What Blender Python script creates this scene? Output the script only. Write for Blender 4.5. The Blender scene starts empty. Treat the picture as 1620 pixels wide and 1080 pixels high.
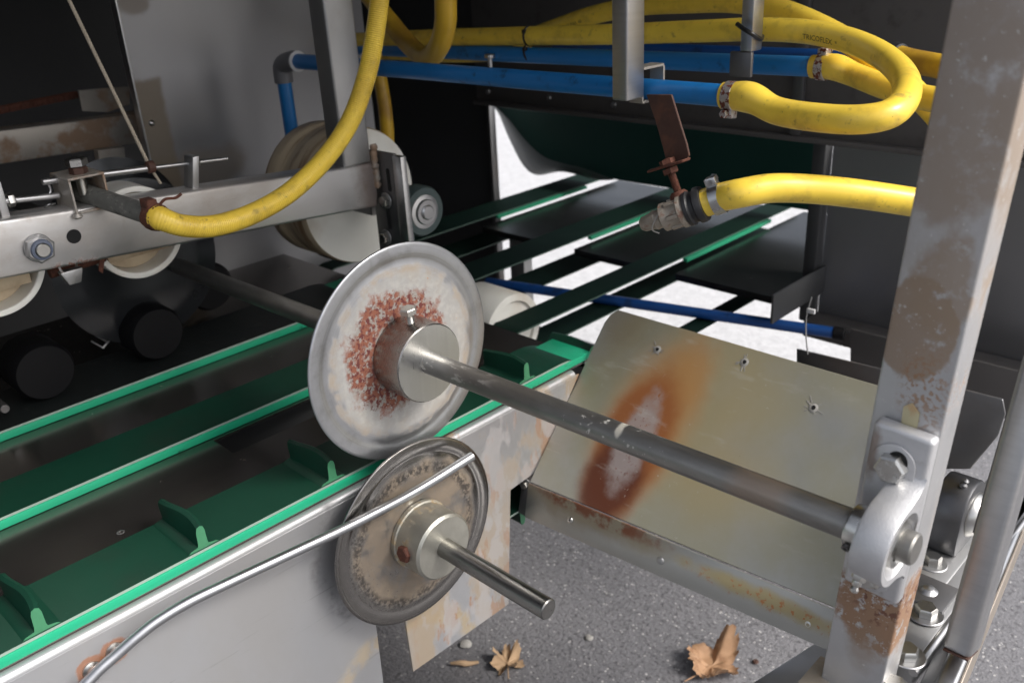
import bpy, bmesh, math, random
from mathutils import Vector, Matrix
random.seed(7)
V = Vector
PI = math.pi
scn = bpy.context.scene
C = scn.collection

# ------------------------------------------------------------------ camera
F = 1430.0                                   # focal length in pixels of the 1620 wide photograph
def _basis():
    a = V((0.718, -0.251, 0.650)); b = V((0.695, 0.326, -0.641))
    a.normalize(); b = (b - a * b.dot(a)).normalized()
    return a, b, a.cross(b)                  # machine axes X (shafts), Y (belts), Z (up) seen from the camera
AX, AY, AZ = _basis()
CAM = V((0, 0, 1.2))
cd = bpy.data.cameras.new('camera'); cam = bpy.data.objects.new('camera', cd); C.objects.link(cam)
rot = Matrix((AX, AY, AZ))                   # camera -> world
cam.matrix_world = Matrix.Translation(CAM) @ rot.to_4x4()
cd.sensor_width = 22.3; cd.lens = F / 1620 * 22.3
cd.clip_start = 0.02; cd.clip_end = 500
cd.dof.use_dof = True; cd.dof.focus_distance = 0.93; cd.dof.aperture_fstop = 4.5
scn.camera = cam

# ------------------------------------------------------------------ light
w = bpy.data.worlds.new('World'); scn.world = w; w.use_nodes = True
nt = w.node_tree; nt.nodes.clear()
wo = nt.nodes.new('ShaderNodeOutputWorld'); bg = nt.nodes.new('ShaderNodeBackground')
sky = nt.nodes.new('ShaderNodeTexSky'); sky.sky_type = 'NISHITA'; sky.sun_disc = False
SUN_EL, SUN_AZ = math.radians(44), math.radians(70)     # azimuth from +Y towards +X
sky.sun_elevation = SUN_EL; sky.sun_rotation = SUN_AZ
sky.air_density = 0.7; sky.dust_density = 4.0; sky.ozone_density = 1.0
hs = nt.nodes.new('ShaderNodeHueSaturation'); hs.inputs['Saturation'].default_value = 0.38
nt.links.new(sky.outputs[0], hs.inputs['Color']); nt.links.new(hs.outputs[0], bg.inputs[0])
bg.inputs[1].default_value = 0.15
nt.links.new(bg.outputs[0], wo.inputs[0])
sl = bpy.data.lights.new('sun', 'SUN'); sl.energy = 1.5; sl.angle = math.radians(16); sl.color = (1, 0.96, 0.9)
so = bpy.data.objects.new('sun', sl); C.objects.link(so)
sd = V((math.sin(SUN_AZ) * math.cos(SUN_EL), math.cos(SUN_AZ) * math.cos(SUN_EL), math.sin(SUN_EL)))
so.rotation_euler = sd.to_track_quat('Z', 'Y').to_euler(); so.location = (2, 2, 4)
scn.view_settings.view_transform = 'Standard'; scn.view_settings.look = 'None'
scn.view_settings.gamma = 1; scn.view_settings.use_curve_mapping = False
scn.view_settings.exposure = 0.68

# ------------------------------------------------------------------ measuring
def ray(px, py):
    c = V(((px - 810) / F, -(py - 540) / F, -1.0))
    return rot @ c
def A(px, py, **k):
    """a measured point of the photograph put on a plane of the machine"""
    d = ray(px, py); a, v = list(k.items())[0]
    if a == 'd': return CAM + d * v
    i = 'xyz'.index(a)
    return CAM + d * ((v - CAM[i]) / d[i])

# ------------------------------------------------------------------ materials
class N:
    def __init__(s, m):
        s.t = m.node_tree; s.t.nodes.clear()
        s.pos = s.n('ShaderNodeNewGeometry').outputs['Position']
    def n(s, typ, **k):
        o = s.t.nodes.new(typ)
        for a, b in k.items(): setattr(o, a, b)
        return o
    def put(s, sock, v):
        if hasattr(v, 'is_output'): s.t.links.new(v, sock)
        else: sock.default_value = v
    def math(s, op, a, b=0.0, clamp=False):
        o = s.n('ShaderNodeMath', operation=op); o.use_clamp = clamp
        s.put(o.inputs[0], a); s.put(o.inputs[1], b); return o.outputs[0]
    def vm(s, op, a, b=(0, 0, 0), out=0):
        o = s.n('ShaderNodeVectorMath', operation=op); s.put(o.inputs[0], a); s.put(o.inputs[1], b)
        return o.outputs['Value'] if out else o.outputs['Vector']
    def ramp(s, v, lo, hi, a=0.0, b=1.0):
        o = s.n('ShaderNodeMapRange', interpolation_type='SMOOTHSTEP')
        s.put(o.inputs[0], v)
        for i, x in enumerate((lo, hi, a, b)): o.inputs[i + 1].default_value = x
        return o.outputs[0]
    def noise(s, scale, stretch=(1, 1, 1), detail=5, rough=.55, off=0):
        p = s.vm('MULTIPLY', s.pos, tuple(stretch))
        if off: p = s.vm('ADD', p, (off, off * .7, -off))
        o = s.n('ShaderNodeTexNoise'); s.put(o.inputs['Vector'], p)
        o.inputs['Scale'].default_value = scale; o.inputs['Detail'].default_value = detail
        o.inputs['Roughness'].default_value = rough
        return o.outputs['Fac'] if 'Fac' in o.outputs else o.outputs[0]
    def mask(s, k):
        t = k[0]
        if t == 'n':                          # noise: scale, lo, hi, stretch, detail
            st = k[4] if len(k) > 4 else (1, 1, 1); de = k[5] if len(k) > 5 else 6
            return s.ramp(s.noise(k[1], st, de, .6, off=k[6] if len(k) > 6 else 3.1), k[2], k[3])
        if t == 'b':                          # blob: centre, u, ru, v, rv, inner, outer, warp, warp scale
            _, c, u, ru, v, rv, lo, hi, wa, ws = k
            q = s.vm('SUBTRACT', s.pos, tuple(c))
            a = s.math('DIVIDE', s.vm('DOT_PRODUCT', q, tuple(u), 1), ru)
            b = s.math('DIVIDE', s.vm('DOT_PRODUCT', q, tuple(v), 1), rv)
            r = s.math('SQRT', s.math('ADD', s.math('MULTIPLY', a, a), s.math('MULTIPLY', b, b)))
            if wa: r = s.math('ADD', r, s.math('MULTIPLY', s.math('SUBTRACT', s.noise(ws, off=ru * 50), .5), wa * 2))
            return s.ramp(r, lo, hi, 1, 0)
        if t == 'r':                          # ring about an X axis: centre, r_in0, r_in1, r_out1, r_out0, warp, scale
            _, c, a0, a1, b1, b0, wa, ws = k
            q = s.vm('MULTIPLY', s.vm('SUBTRACT', s.pos, tuple(c)), (0, 1, 1))
            r = s.vm('LENGTH', q, out=1)
            if wa: r = s.math('ADD', r, s.math('MULTIPLY', s.math('SUBTRACT', s.noise(ws), .5), wa * 2))
            return s.math('MULTIPLY', s.ramp(r, a0, a1), s.ramp(r, b1, b0, 1, 0))
        if t == 'd':                          # direction ramp: vector, lo, hi, warp, scale
            _, d, lo, hi, wa, ws = k
            r = s.vm('DOT_PRODUCT', s.pos, tuple(d), 1)
            if wa: r = s.math('ADD', r, s.math('MULTIPLY', s.math('SUBTRACT', s.noise(ws), .5), wa * 2))
            return s.ramp(r, lo, hi)
        if t == 'c':                          # turning marks: centre, lines per metre, lo, hi
            q = s.vm('MULTIPLY', s.vm('SUBTRACT', s.pos, tuple(k[1])), (0, 1, 1)); r = s.vm('LENGTH', q, out=1)
            cx = s.n('ShaderNodeCombineXYZ'); s.put(cx.inputs[0], s.math('MULTIPLY', r, k[2])); o = s.n('ShaderNodeTexNoise'); s.t.links.new(cx.outputs[0], o.inputs['Vector'])
            o.inputs['Scale'].default_value = 1; o.inputs['Detail'].default_value = 3
            return s.ramp(o.outputs[0], k[3], k[4])
        if t == 'v':                          # voronoi spots: scale, lo, hi
            p = s.n('ShaderNodeTexVoronoi'); s.put(p.inputs['Vector'], s.pos); p.inputs['Scale'].default_value = k[1]
            return s.ramp(p.outputs['Distance'], k[2], k[3], 1, 0)
MATS = {}
def mat(name, col, met=0.0, rough=.5, var=.12, vs=25, stretch=(1, 1, 1), bump=0.0, bs=150, bst=(1, 1, 1), layers=(), rv=.08, spec=.5, coat=0, trans=0):
    m = bpy.data.materials.new(name); m.use_nodes = True; s = N(m)
    o = s.n('ShaderNodeOutputMaterial'); p = s.n('ShaderNodeBsdfPrincipled')
    s.t.links.new(p.outputs[0], o.inputs[0])
    nz = s.noise(vs, stretch, 6)
    f = s.math('ADD', 1 - var, s.math('MULTIPLY', nz, var * 2))
    base = s.vm('SCALE', tuple(col)); sc = s.t.nodes[-1]; s.put(sc.inputs['Scale'], f)
    mt = met; ro = s.math('ADD', rough - rv, s.math('MULTIPLY', s.noise(vs * 1.7, stretch, 5, off=9), rv * 2))
    for L in layers:
        k = None
        for q in L['m']:
            v = s.mask(q); k = v if k is None else s.math('MULTIPLY', k, v)
        if 'a' in L: k = s.math('MULTIPLY', k, L['a'])
        mx = s.n('ShaderNodeMix', data_type='RGBA'); s.put(mx.inputs[0], k); s.put(mx.inputs[6], base)
        mx.inputs[7].default_value = (*L['c'], 1); base = mx.outputs[2]
        def fm(a, b):
            mm = s.n('ShaderNodeMix', data_type='FLOAT'); s.put(mm.inputs[0], k); s.put(mm.inputs[2], a); mm.inputs[3].default_value = b
            return mm.outputs[0]
        if 'met' in L: mt = fm(mt, L['met'])
        if 'r' in L: ro = fm(ro, L['r'])
    s.put(p.inputs['Base Color'], base); s.put(p.inputs['Metallic'], mt); s.put(p.inputs['Roughness'], ro)
    p.inputs['Specular IOR Level'].default_value = spec
    if coat: p.inputs['Coat Weight'].default_value = coat; p.inputs['Coat Roughness'].default_value = .15
    if trans: p.inputs['Transmission Weight'].default_value = trans
    if bump:
        b = s.n('ShaderNodeBump'); b.inputs['Strength'].default_value = 1; b.inputs['Distance'].default_value = bump
        s.put(b.inputs['Height'], s.noise(bs, bst, 6)); s.t.links.new(b.outputs[0], p.inputs['Normal'])
    MATS[name] = m
    return m

# ------------------------------------------------------------------ shapes (verts, faces)
def join(*gs):
    vs, fs = [], []
    for g in gs:
        o = len(vs); vs += g[0]; fs += [tuple(i + o for i in f) for f in g[1]]
    return vs, fs
def prism(poly, vec):
    n = len(poly); vec = V(vec); a = [V(p) for p in poly]; b = [p + vec for p in a]
    return a + b, [tuple(range(n))[::-1], tuple(range(n, 2 * n))] + [(i, (i + 1) % n, n + (i + 1) % n, n + i) for i in range(n)]
def box(lo, hi):
    x0, y0, z0 = lo; x1, y1, z1 = hi
    return prism([(x0, y0, z0), (x1, y0, z0), (x1, y1, z0), (x0, y1, z0)], (0, 0, z1 - z0))
def obox(c, ax, ay, az):                     # centre and three half axes
    c, ax, ay, az = V(c), V(ax), V(ay), V(az)
    return prism([c - ax - ay - az, c + ax - ay - az, c + ax + ay - az, c - ax + ay - az], az * 2)
def bev(g, wd, seg=2, ang=30):
    bm = bmesh.new(); vs = [bm.verts.new(v) for v in g[0]]
    for f in g[1]:
        try: bm.faces.new([vs[i] for i in f])
        except ValueError: pass
    bmesh.ops.recalc_face_normals(bm, faces=bm.faces)
    es = [e for e in bm.edges if len(e.link_faces) == 2 and e.calc_face_angle(0) > math.radians(ang)]
    bmesh.ops.bevel(bm, geom=es, offset=wd, segments=seg, profile=.5, affect='EDGES', clamp_overlap=True)
    bm.verts.index_update()
    r = ([v.co.copy() for v in bm.verts], [tuple(v.index for v in f.verts) for f in bm.faces]); bm.free()
    return r
def frame(d):
    d = V(d).normalized(); u = d.cross(V((0, 0, 1)))
    if u.length < .05: u = d.cross(V((0, 1, 0)))
    u.normalize(); return d, u, d.cross(u)
def lathe(o, axis, prof, n=48, ph=0.0):      # prof: (radius, height) pairs
    d, u, v = frame(axis); o = V(o); vs, fs = [], []
    for r, h in prof:
        for k in range(n):
            a = ph + 2 * PI * k / n; vs.append(o + d * h + (u * math.cos(a) + v * math.sin(a)) * r)
    for j in range(len(prof) - 1):
        for k in range(n): fs.append((j * n + k, j * n + (k + 1) % n, (j + 1) * n + (k + 1) % n, (j + 1) * n + k))
    if prof[0][0] > 1e-6: fs.append(tuple(range(n))[::-1])
    if prof[-1][0] > 1e-6: fs.append(tuple(range((len(prof) - 1) * n, len(prof) * n)))
    return vs, fs
def ring(o, axis, prof, n=48):               # closed profile, no caps
    g = lathe(o, axis, list(prof) + [prof[0]], n)
    return g[0], [f for f in g[1] if len(f) == 4]
def cyl(a, b, r, n=24, ch=.0008):
    a, b = V(a), V(b); L = (b - a).length; ch = min(ch, r * .4)
    return lathe(a, b - a, [(r - ch, 0), (r, ch), (r, L - ch), (r - ch, L)], n)
def catmull(pts, seg=10):
    P = [V(p) for p in pts]; P = [P[0] * 2 - P[1]] + P + [P[-1] * 2 - P[-2]]; out = []
    for i in range(1, len(P) - 2):
        a, b, c, d = P[i - 1:i + 3]
        for k in range(seg):
            t = k / seg
            out.append(.5 * ((2 * b) + (c - a) * t + (2 * a - 5 * b + 4 * c - d) * t * t + (3 * b - a - 3 * c + d) * t ** 3))
    out.append(P[-2]); return out
def resample(path, step):
    out = [path[0].copy()]; acc = 0
    for a, b in zip(path, path[1:]):
        L = (b - a).length; t = step - acc
        while t <= L: out.append(a.lerp(b, t / L)); t += step
        acc = (acc + L) % step if L else acc
    return out
def frames(path):
    n = len(path); T = [(path[min(i + 1, n - 1)] - path[max(i - 1, 0)]).normalized() for i in range(n)]
    _, u, _ = frame(T[0]); U = []
    for t in T:
        u = (u - t * u.dot(t)).normalized(); U.append(u.copy())
    return T, U
def sweep(path, r, n=20, caps=True):         # r: number or function of (index, arc length)
    T, U = frames(path); vs, fs = [], []; s = 0
    for i, p in enumerate(path):
        if i: s += (p - path[i - 1]).length
        rr = r(i, s) if callable(r) else r; w_ = T[i].cross(U[i])
        for k in range(n):
            a = 2 * PI * k / n; vs.append(p + (U[i] * math.cos(a) + w_ * math.sin(a)) * rr)
    for i in range(len(path) - 1):
        for k in range(n): fs.append((i * n + k, i * n + (k + 1) % n, (i + 1) * n + (k + 1) % n, (i + 1) * n + k))
    if caps: fs += [tuple(range(n))[::-1], tuple(range((len(path) - 1) * n, len(path) * n))]
    return vs, fs
def hexnut(o, axis, r, h, ph=0.0, hole=0):
    c = h * .18
    return lathe(o, axis, [(r, 0), (r, h - c), (r * .86, h)], 6, ph)
def square_tube(lo, hi, t, axis, b=.003):    # hollow section open at the ends
    return bev(box(lo, hi), b, 3)

# ------------------------------------------------------------------ objects
def tag(o, label, cat, group=None):
    o['label'] = label; o['category'] = cat
    if group: o['group'] = group
    return o
def thing(name, label, cat, loc, group=None):
    o = bpy.data.objects.new(name, None); C.objects.link(o); o.location = V(loc); o.empty_display_size = .02
    return tag(o, label, cat, group)
def origin(p):
    o = V((0, 0, 0))
    while p is not None: o += p.location; p = p.parent
    return o
def obj(name, g, m, parent=None, label=None, smooth=40, loc=None, m2=None, m2n=None, m2min=.9):
    me = bpy.data.meshes.new(name)
    if parent is not None: off = origin(parent); lc = V((0, 0, 0))
    else:
        if loc is None:
            xs = [v[0] for v in g[0]]; ys = [v[1] for v in g[0]]; zs = [v[2] for v in g[0]]
            loc = V(((min(xs) + max(xs)) / 2, (min(ys) + max(ys)) / 2, min(zs)))
        off = V(loc); lc = off
    me.from_pydata([tuple(V(v) - off) for v in g[0]], [], [tuple(f) for f in g[1]])
    bm = bmesh.new(); bm.from_mesh(me); bmesh.ops.recalc_face_normals(bm, faces=bm.faces); bm.to_mesh(me); bm.free()
    me.materials.append(m if not isinstance(m, str) else MATS[m])
    if m2:
        me.materials.append(MATS[m2])
        for p in me.polygons:
            if p.normal.dot(V(m2n)) > m2min: p.material_index = 1
    if smooth:
        for p in me.polygons: p.use_smooth = True
        me.set_sharp_from_angle(angle=math.radians(smooth))
    me.update()
    o = bpy.data.objects.new(name, me); C.objects.link(o); o.location = lc
    if parent is not None: o.parent = parent
    if label: o['label'] = label
    return o
def single(name, g, m, label, cat, group=None, **k):
    return tag(obj(name, g, m, **k), label, cat, group)
def struct(name, g, m, **k):
    o = obj(name, g, m, **k); o['kind'] = 'structure'; return o
X, Y, Z = V((1, 0, 0)), V((0, 1, 0)), V((0, 0, 1))

# key places of the machine
XP = -.77                                    # plane of the front side panel
DU = V((-.755, .572, .773)); DL = V((-.735, .5487, .548))
bend_l = A(838, 762, x=-.765)
top_l = A(975, 490, x=-.765); top_r = A(1400, 612, y=top_l.y)
slope = (top_l.z - bend_l.z) / (top_l.y - bend_l.y)
def on_tray(px, py):
    n = V((0, -slope, 1)).normalized(); d = ray(px, py); return CAM + d * ((top_l - CAM).dot(n) / d.dot(n))
tu = X.copy(); tv = (bend_l - top_l); tv.x = 0; tv.normalize()

# ------------------------------------------------------------------ palette
RUST = (.17, .055, .025); RUST2 = (.30, .10, .035); OCHRE = (.42, .28, .13); BROWN = (.24, .15, .085)
mat('steel', (.52, .52, .525), 1, .36, .10, 30, bump=.00003, bs=300)
mat('steel_dull', (.42, .42, .42), .9, .46, .15, 18, bump=.00005, bs=220, layers=[dict(c=(.25, .2, .16), m=[('n', 14, .55, .8)], a=.5, met=.4, r=.6)])
mat('steel_brushed', (.50, .50, .505), 1, .38, .14, 40, stretch=(1, .15, 6), bump=.00004, bs=120, bst=(1, 1, 14))
mat('machined', (.68, .68, .67), 1, .3, .10, 50, stretch=(1, 3, .4), bump=.00004, bs=250, bst=(1, 4, .5))
mat('turned', (.34, .325, .31), 1, .28, .12, 60, stretch=(6, 1, 1), bump=.00005, bs=200, bst=(12, 1, 1))
mat('bolt_steel', (.58, .57, .54), 1, .3, .12, 120, bump=.00005, bs=400)
mat('dark_steel', (.20, .20, .205), .9, .42, .2, 6, layers=[dict(c=(.12, .09, .07), m=[('n', 5, .45, .7)], a=.6, r=.6, met=.3)])
mat('panel_grey', (.34, .34, .35), .85, .42, .10, 5, stretch=(1, 1, .4), bump=.00003, bs=80,
    layers=[dict(c=(.22, .17, .11), m=[('d', -Y, -A(240, 255, x=-1.6).y - .052, -A(240, 255, x=-1.6).y - .040, .006, 30), ('d', -Z, -A(215, 122, x=-1.6).z, -A(215, 135, x=-1.6).z, .008, 30)], a=.75, met=.2, r=.6),
            dict(c=(.22, .17, .11), m=[('b', A(300, 275, x=-1.6), Y, .12, Z, .045, .7, 1.2, .6, 14)], a=.5, met=.2, r=.6),
            dict(c=(.2, .15, .1), m=[('b', A(210, 5, x=-1.6), Y, .03, Z, .02, .7, 1.2, .4, 20)], a=.5, met=.2, r=.6)])
mat('panel_brown', (.13, .122, .118), .3, .5, .25, 4, layers=[dict(c=(.05, .04, .035), m=[('n', 14, .55, .75)], a=.6)])
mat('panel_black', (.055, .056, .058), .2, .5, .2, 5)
mat('slider', (.19, .175, .165), .9, .22, .25, 8, stretch=(1, .5, 1), bump=.00006, bs=50,
    layers=[dict(c=(.30, .2, .12), m=[('n', 40, .62, .75), ('n', 6, .5, .65)], a=.5, met=.1, r=.6),
            dict(c=(.4, .38, .34), m=[('v', 90, .04, .1), ('n', 12, .6, .7)], a=.6, met=0, r=.7)])
mat('belt_green', (.005, .045, .026), 0, .42, .2, 12, bump=.00008, bs=300,
    layers=[dict(c=(.10, .2, .15), m=[('n', 260, .66, .74), ('n', 9, .45, .65)], a=.5), dict(c=(.02, .035, .025), m=[('n', 7, .52, .7)], a=.5)])
mat('far_bed', (.05, .05, .05), .8, .24, .2, 8)
mat('green_far', (.008, .24, .12), 0, .5, .1, 30)
mat('belt_far', (.003, .016, .011), 0, .75, .3, 12, spec=.15)
mat('belt_far_edge', (.05, .09, .07), 0, .5)
mat('belt_edge', (.10, .36, .24), 0, .5, .1, 60)
mat('belt_edge_pale', (.30, .38, .33), 0, .5, .15, 60)
mat('cleat_end', (.055, .22, .11), 0, .5, .1, 200)
mat('green_strip', (.015, .38, .20), 0, .42, .06, 30, bump=.00008, bs=80, bst=(1, 5, 1),
    layers=[dict(c=(.01, .05, .03), m=[('n', 34, .66, .72, (1, 1, 3))], a=.85)])
mat('black_plastic', (.004, .004, .005), 0, .6, .2, 30, bump=.0001, bs=200, spec=.25)
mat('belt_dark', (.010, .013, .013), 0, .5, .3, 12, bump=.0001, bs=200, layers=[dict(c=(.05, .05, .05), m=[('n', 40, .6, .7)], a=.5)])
mat('white_plastic', (.80, .79, .73), 0, .42, .05, 10, layers=[dict(c=(.40, .27, .14), m=[('n', 7, .5, .75)], a=.45)])
mat('stained_plastic', (.58, .47, .32), 0, .5, .12, 14, stretch=(6, 1, 1), layers=[dict(c=(.2, .1, .045), m=[('n', 9, .45, .7, (8, 1, 1))], a=.9)])
YEL = (.90, .64, .075)
mat('yellow_hose', YEL, 0, .33, .05, 25, bump=.00006, bs=120, coat=.15,
    layers=[dict(c=(.16, .10, .03), m=[('n', 150, .68, .72)], a=.8), dict(c=(.55, .34, .04), m=[('n', 13, .46, .72)], a=.5, r=.5), dict(c=(.22, .14, .05), m=[('n', 60, .60, .72, (1, 1, 1), 8, 17.)], a=.6, r=.6), dict(c=(.42, .28, .05), m=[('n', 30, .50, .7, (1, 1, 1), 8, 41.)], a=.45, r=.55)])
mat('yellow_hose_dirty', (.60, .37, .03), 0, .38, .1, 20, layers=[dict(c=(.25, .13, .03), m=[('n', 12, .42, .7)], a=.7)])
mat('blue_pipe', (.014, .17, .46), 0, .36, .08, 20, bump=.00004, bs=150,
    layers=[dict(c=(.01, .04, .08), m=[('n', 45, .56, .68), ('n', 9, .42, .62)], a=.7), dict(c=(.10, .34, .6), m=[('n', 120, .68, .74)], a=.5)])
mat('blue_dark', (.012, .07, .26), 0, .35, .1, 20, layers=[dict(c=(.01, .02, .05), m=[('n', 30, .5, .7)], a=.6)])
mat('rust', (.10, .034, .02), .1, .8, .35, 120, bump=.0006, bs=260, layers=[dict(c=(.22, .09, .045), m=[('n', 300, .55, .7)], a=.6), dict(c=(.05, .025, .02), m=[('n', 60, .55, .7)], a=.7)])
mat('rust_smooth', (.07, .032, .022), .1, .7, .35, 90, bump=.0003, bs=200, layers=[dict(c=(.16, .06, .03), m=[('n', 50, .5, .7)], a=.6), dict(c=(.03, .02, .018), m=[('n', 25, .5, .7)], a=.6)])
mat('clamp', (.50, .47, .45), .8, .45, .15, 90, bump=.0003, bs=260, layers=[dict(c=(.13, .03, .015), m=[('n', 170, .50, .56)], met=.1, r=.8)])
mat('clamp_clean', (.5, .5, .5), 1, .3, .1, 100)
mat('grey_pvc', (.16, .16, .17), 0, .5, .1, 20)
mat('pale_plastic', (.6, .6, .6), 0, .4)
mat('rubber', (.02, .02, .022), 0, .5, .2, 40)
mat('print_ink', (.09, .06, .03), 0, .6)
mat('rope', (.42, .36, .28), 0, .9, .3, 300, bump=.0004, bs=900)
mat('dirty_brass', (.34, .30, .25), .5, .5, .3, 60, bump=.0004, bs=200, layers=[dict(c=RUST, m=[('n', 80, .55, .65)], a=.7, met=0, r=.8), dict(c=(.55, .52, .46), m=[('n', 50, .6, .7, (1, 1, 1), 6, 8.)], a=.6, met=0)])
mat('bearing_green', (.055, .08, .08), .1, .45, .15, 30, layers=[dict(c=RUST, m=[('n', 40, .6, .7)], a=.6)])
mat('cast_steel', (.60, .60, .61), .75, .50, .10, 60, bump=.00025, bs=700,
    layers=[dict(c=(.22, .14, .09), m=[('b', V((-.226, .585, .835)), X, .006, Z, .022, .5, 1.3, .6, 90)], a=.7, met=.3, r=.7),
            dict(c=(.30, .27, .24), m=[('n', 45, .60, .72)], a=.4, r=.5)])
mat('cast_dark', (.17, .17, .175), 1, .4, .1, 40, bump=.0001, bs=300)
mat('shaft_dark', (.27, .262, .245), .85, .42, .3, 40, stretch=(1, 3, 3), bump=.00008, bs=150,
    layers=[dict(c=(.62, .60, .55), m=[('n', 110, .54, .62, (.35, 1, 1)), ('d', X, -.735, -.715, 0, 1), ('d', -X, .59, .63, .02, 40)], a=.85, met=.3, r=.6),
            dict(c=(.62, .60, .55), m=[('n', 130, .60, .66), ('b', V((-.455, .572, .773)), X, .07, Z, .2, .5, 1.1, .3, 60)], a=.8, met=.3, r=.7),
            dict(c=(.70, .66, .56), m=[('b', V((-.442, .572, .79)), X, .0040, Z, .008, .5, 1.2, .7, 120)], a=.7, met=.1, r=.7),
            dict(c=(.30, .22, .16), m=[('b', V((-.30, .572, .773)), X, .028, Z, .2, .5, 1.2, .3, 60)], a=.6, met=.5),
            dict(c=(.10, .08, .06), m=[('b', V((-.60, .56, .785)), X, .08, Z, .02, .4, 1.2, .3, 60)], a=.5, met=.5)])
mat('disc_upper', (.47, .48, .50), .9, .36, .10, 60, bump=.00008, bs=220,
    layers=[dict(c=(.30, .30, .31), m=[('c', DU, 700, .5, .7)], a=.5, r=.5), dict(c=(.40, .33, .25), m=[('r', DU, .066, .084, .098, .106, .010, 40), ('n', 60, .40, .70)], a=.8, met=.1, r=.75),
            dict(c=(.36, .345, .32), m=[('r', DU, .035, .045, .090, .100, .008, 50)], a=.75, met=.05, r=.8), dict(c=(.50, .49, .46), m=[('r', DU, .035, .045, .088, .098, .012, 50), ('n', 130, .40, .70)], a=.45, met=.05, r=.8), dict(c=(.40, .37, .33), m=[('r', DU, .040, .05, .092, .10, .01, 50), ('n', 70, .56, .68, (1, 1, 1), 8, 5.)], a=.45, met=.1, r=.8), dict(c=(.25, .24, .24), m=[('n', 40, .5, .7, (1, 1, 1), 8, 21.), ('r', DU, .10, .11, .14, .15, 0, 1)], a=.4),
            dict(c=(.36, .30, .23), m=[('r', DU, .092, .098, .101, .106, .005, 40), ('n', 40, .42, .6, (1, 1, 1), 8, 33.)], a=.7, met=.1, r=.75),
            dict(c=(.45, .22, .10), m=[('r', DU, .040, .05, .085, .10, .01, 50), ('n', 170, .68, .73)], a=.9, met=0, r=.9),
            dict(c=(.30, .27, .23), m=[('c', DU, 500, .54, .66), ('n', 20, .4, .6)], a=.35),
            dict(c=(.30, .28, .25), m=[('r', DU + V((0, -.008, .005)), .030, .036, .064, .074, .016, 45)], a=.8, met=.2, r=.85),
            dict(c=(.24, .080, .045), m=[('r', DU + V((0, -.008, .005)), .030, .036, .064, .078, .028, 50), ('n', 150, .42, .53)], a=.95, met=0, r=.95),
            dict(c=(.13, .035, .03), m=[('r', DU + V((0, -.008, .005)), .030, .036, .062, .074, .022, 60), ('n', 200, .50, .57, (1, 1, 1), 6, 11.)], met=0, r=.95)])
mat('shaft_low', (.24, .235, .225), 1, .30, .15, 60, stretch=(1, 4, 4), bump=.00005, bs=200)
mat('disc_lower', (.25, .24, .23), 1, .24, .12, 50, bump=.00006, bs=180,
    layers=[dict(c=(.14, .13, .12), m=[('c', DL, 600, .5, .68)], a=.5, r=.4), dict(c=(.23, .18, .13), m=[('r', DL, .02, .03, .088, .099, .012, 30), ('n', 30, .28, .55)], a=.82, met=.15, r=.72),
            dict(c=(.36, .29, .21), m=[('r', DL, .05, .06, .092, .10, .01, 30), ('n', 40, .45, .7)], a=.45, met=.1, r=.8),
            dict(c=(.035, .030, .028), m=[('r', DL + V((0, -.004, -.002)), .078, .086, .089, .099, .008, 40), ('n', 210, .38, .58, (1, 1, 1), 8)], a=.9, met=.1, r=.9),
            dict(c=(.05, .045, .04), m=[('r', DL, .06, .085, .095, .10, .01, 60), ('n', 230, .62, .68)], a=.7, met=.1, r=.9)])
mat('hub_worn', (.44, .43, .38), .85, .42, .2, 60, bump=.0003, bs=160, layers=[dict(c=(.34, .25, .14), m=[('n', 60, .48, .62), ('d', -X, .700, .712, .002, 80)], a=.85, met=.2, r=.8)])
c_st = on_tray(1010, 690)
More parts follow.
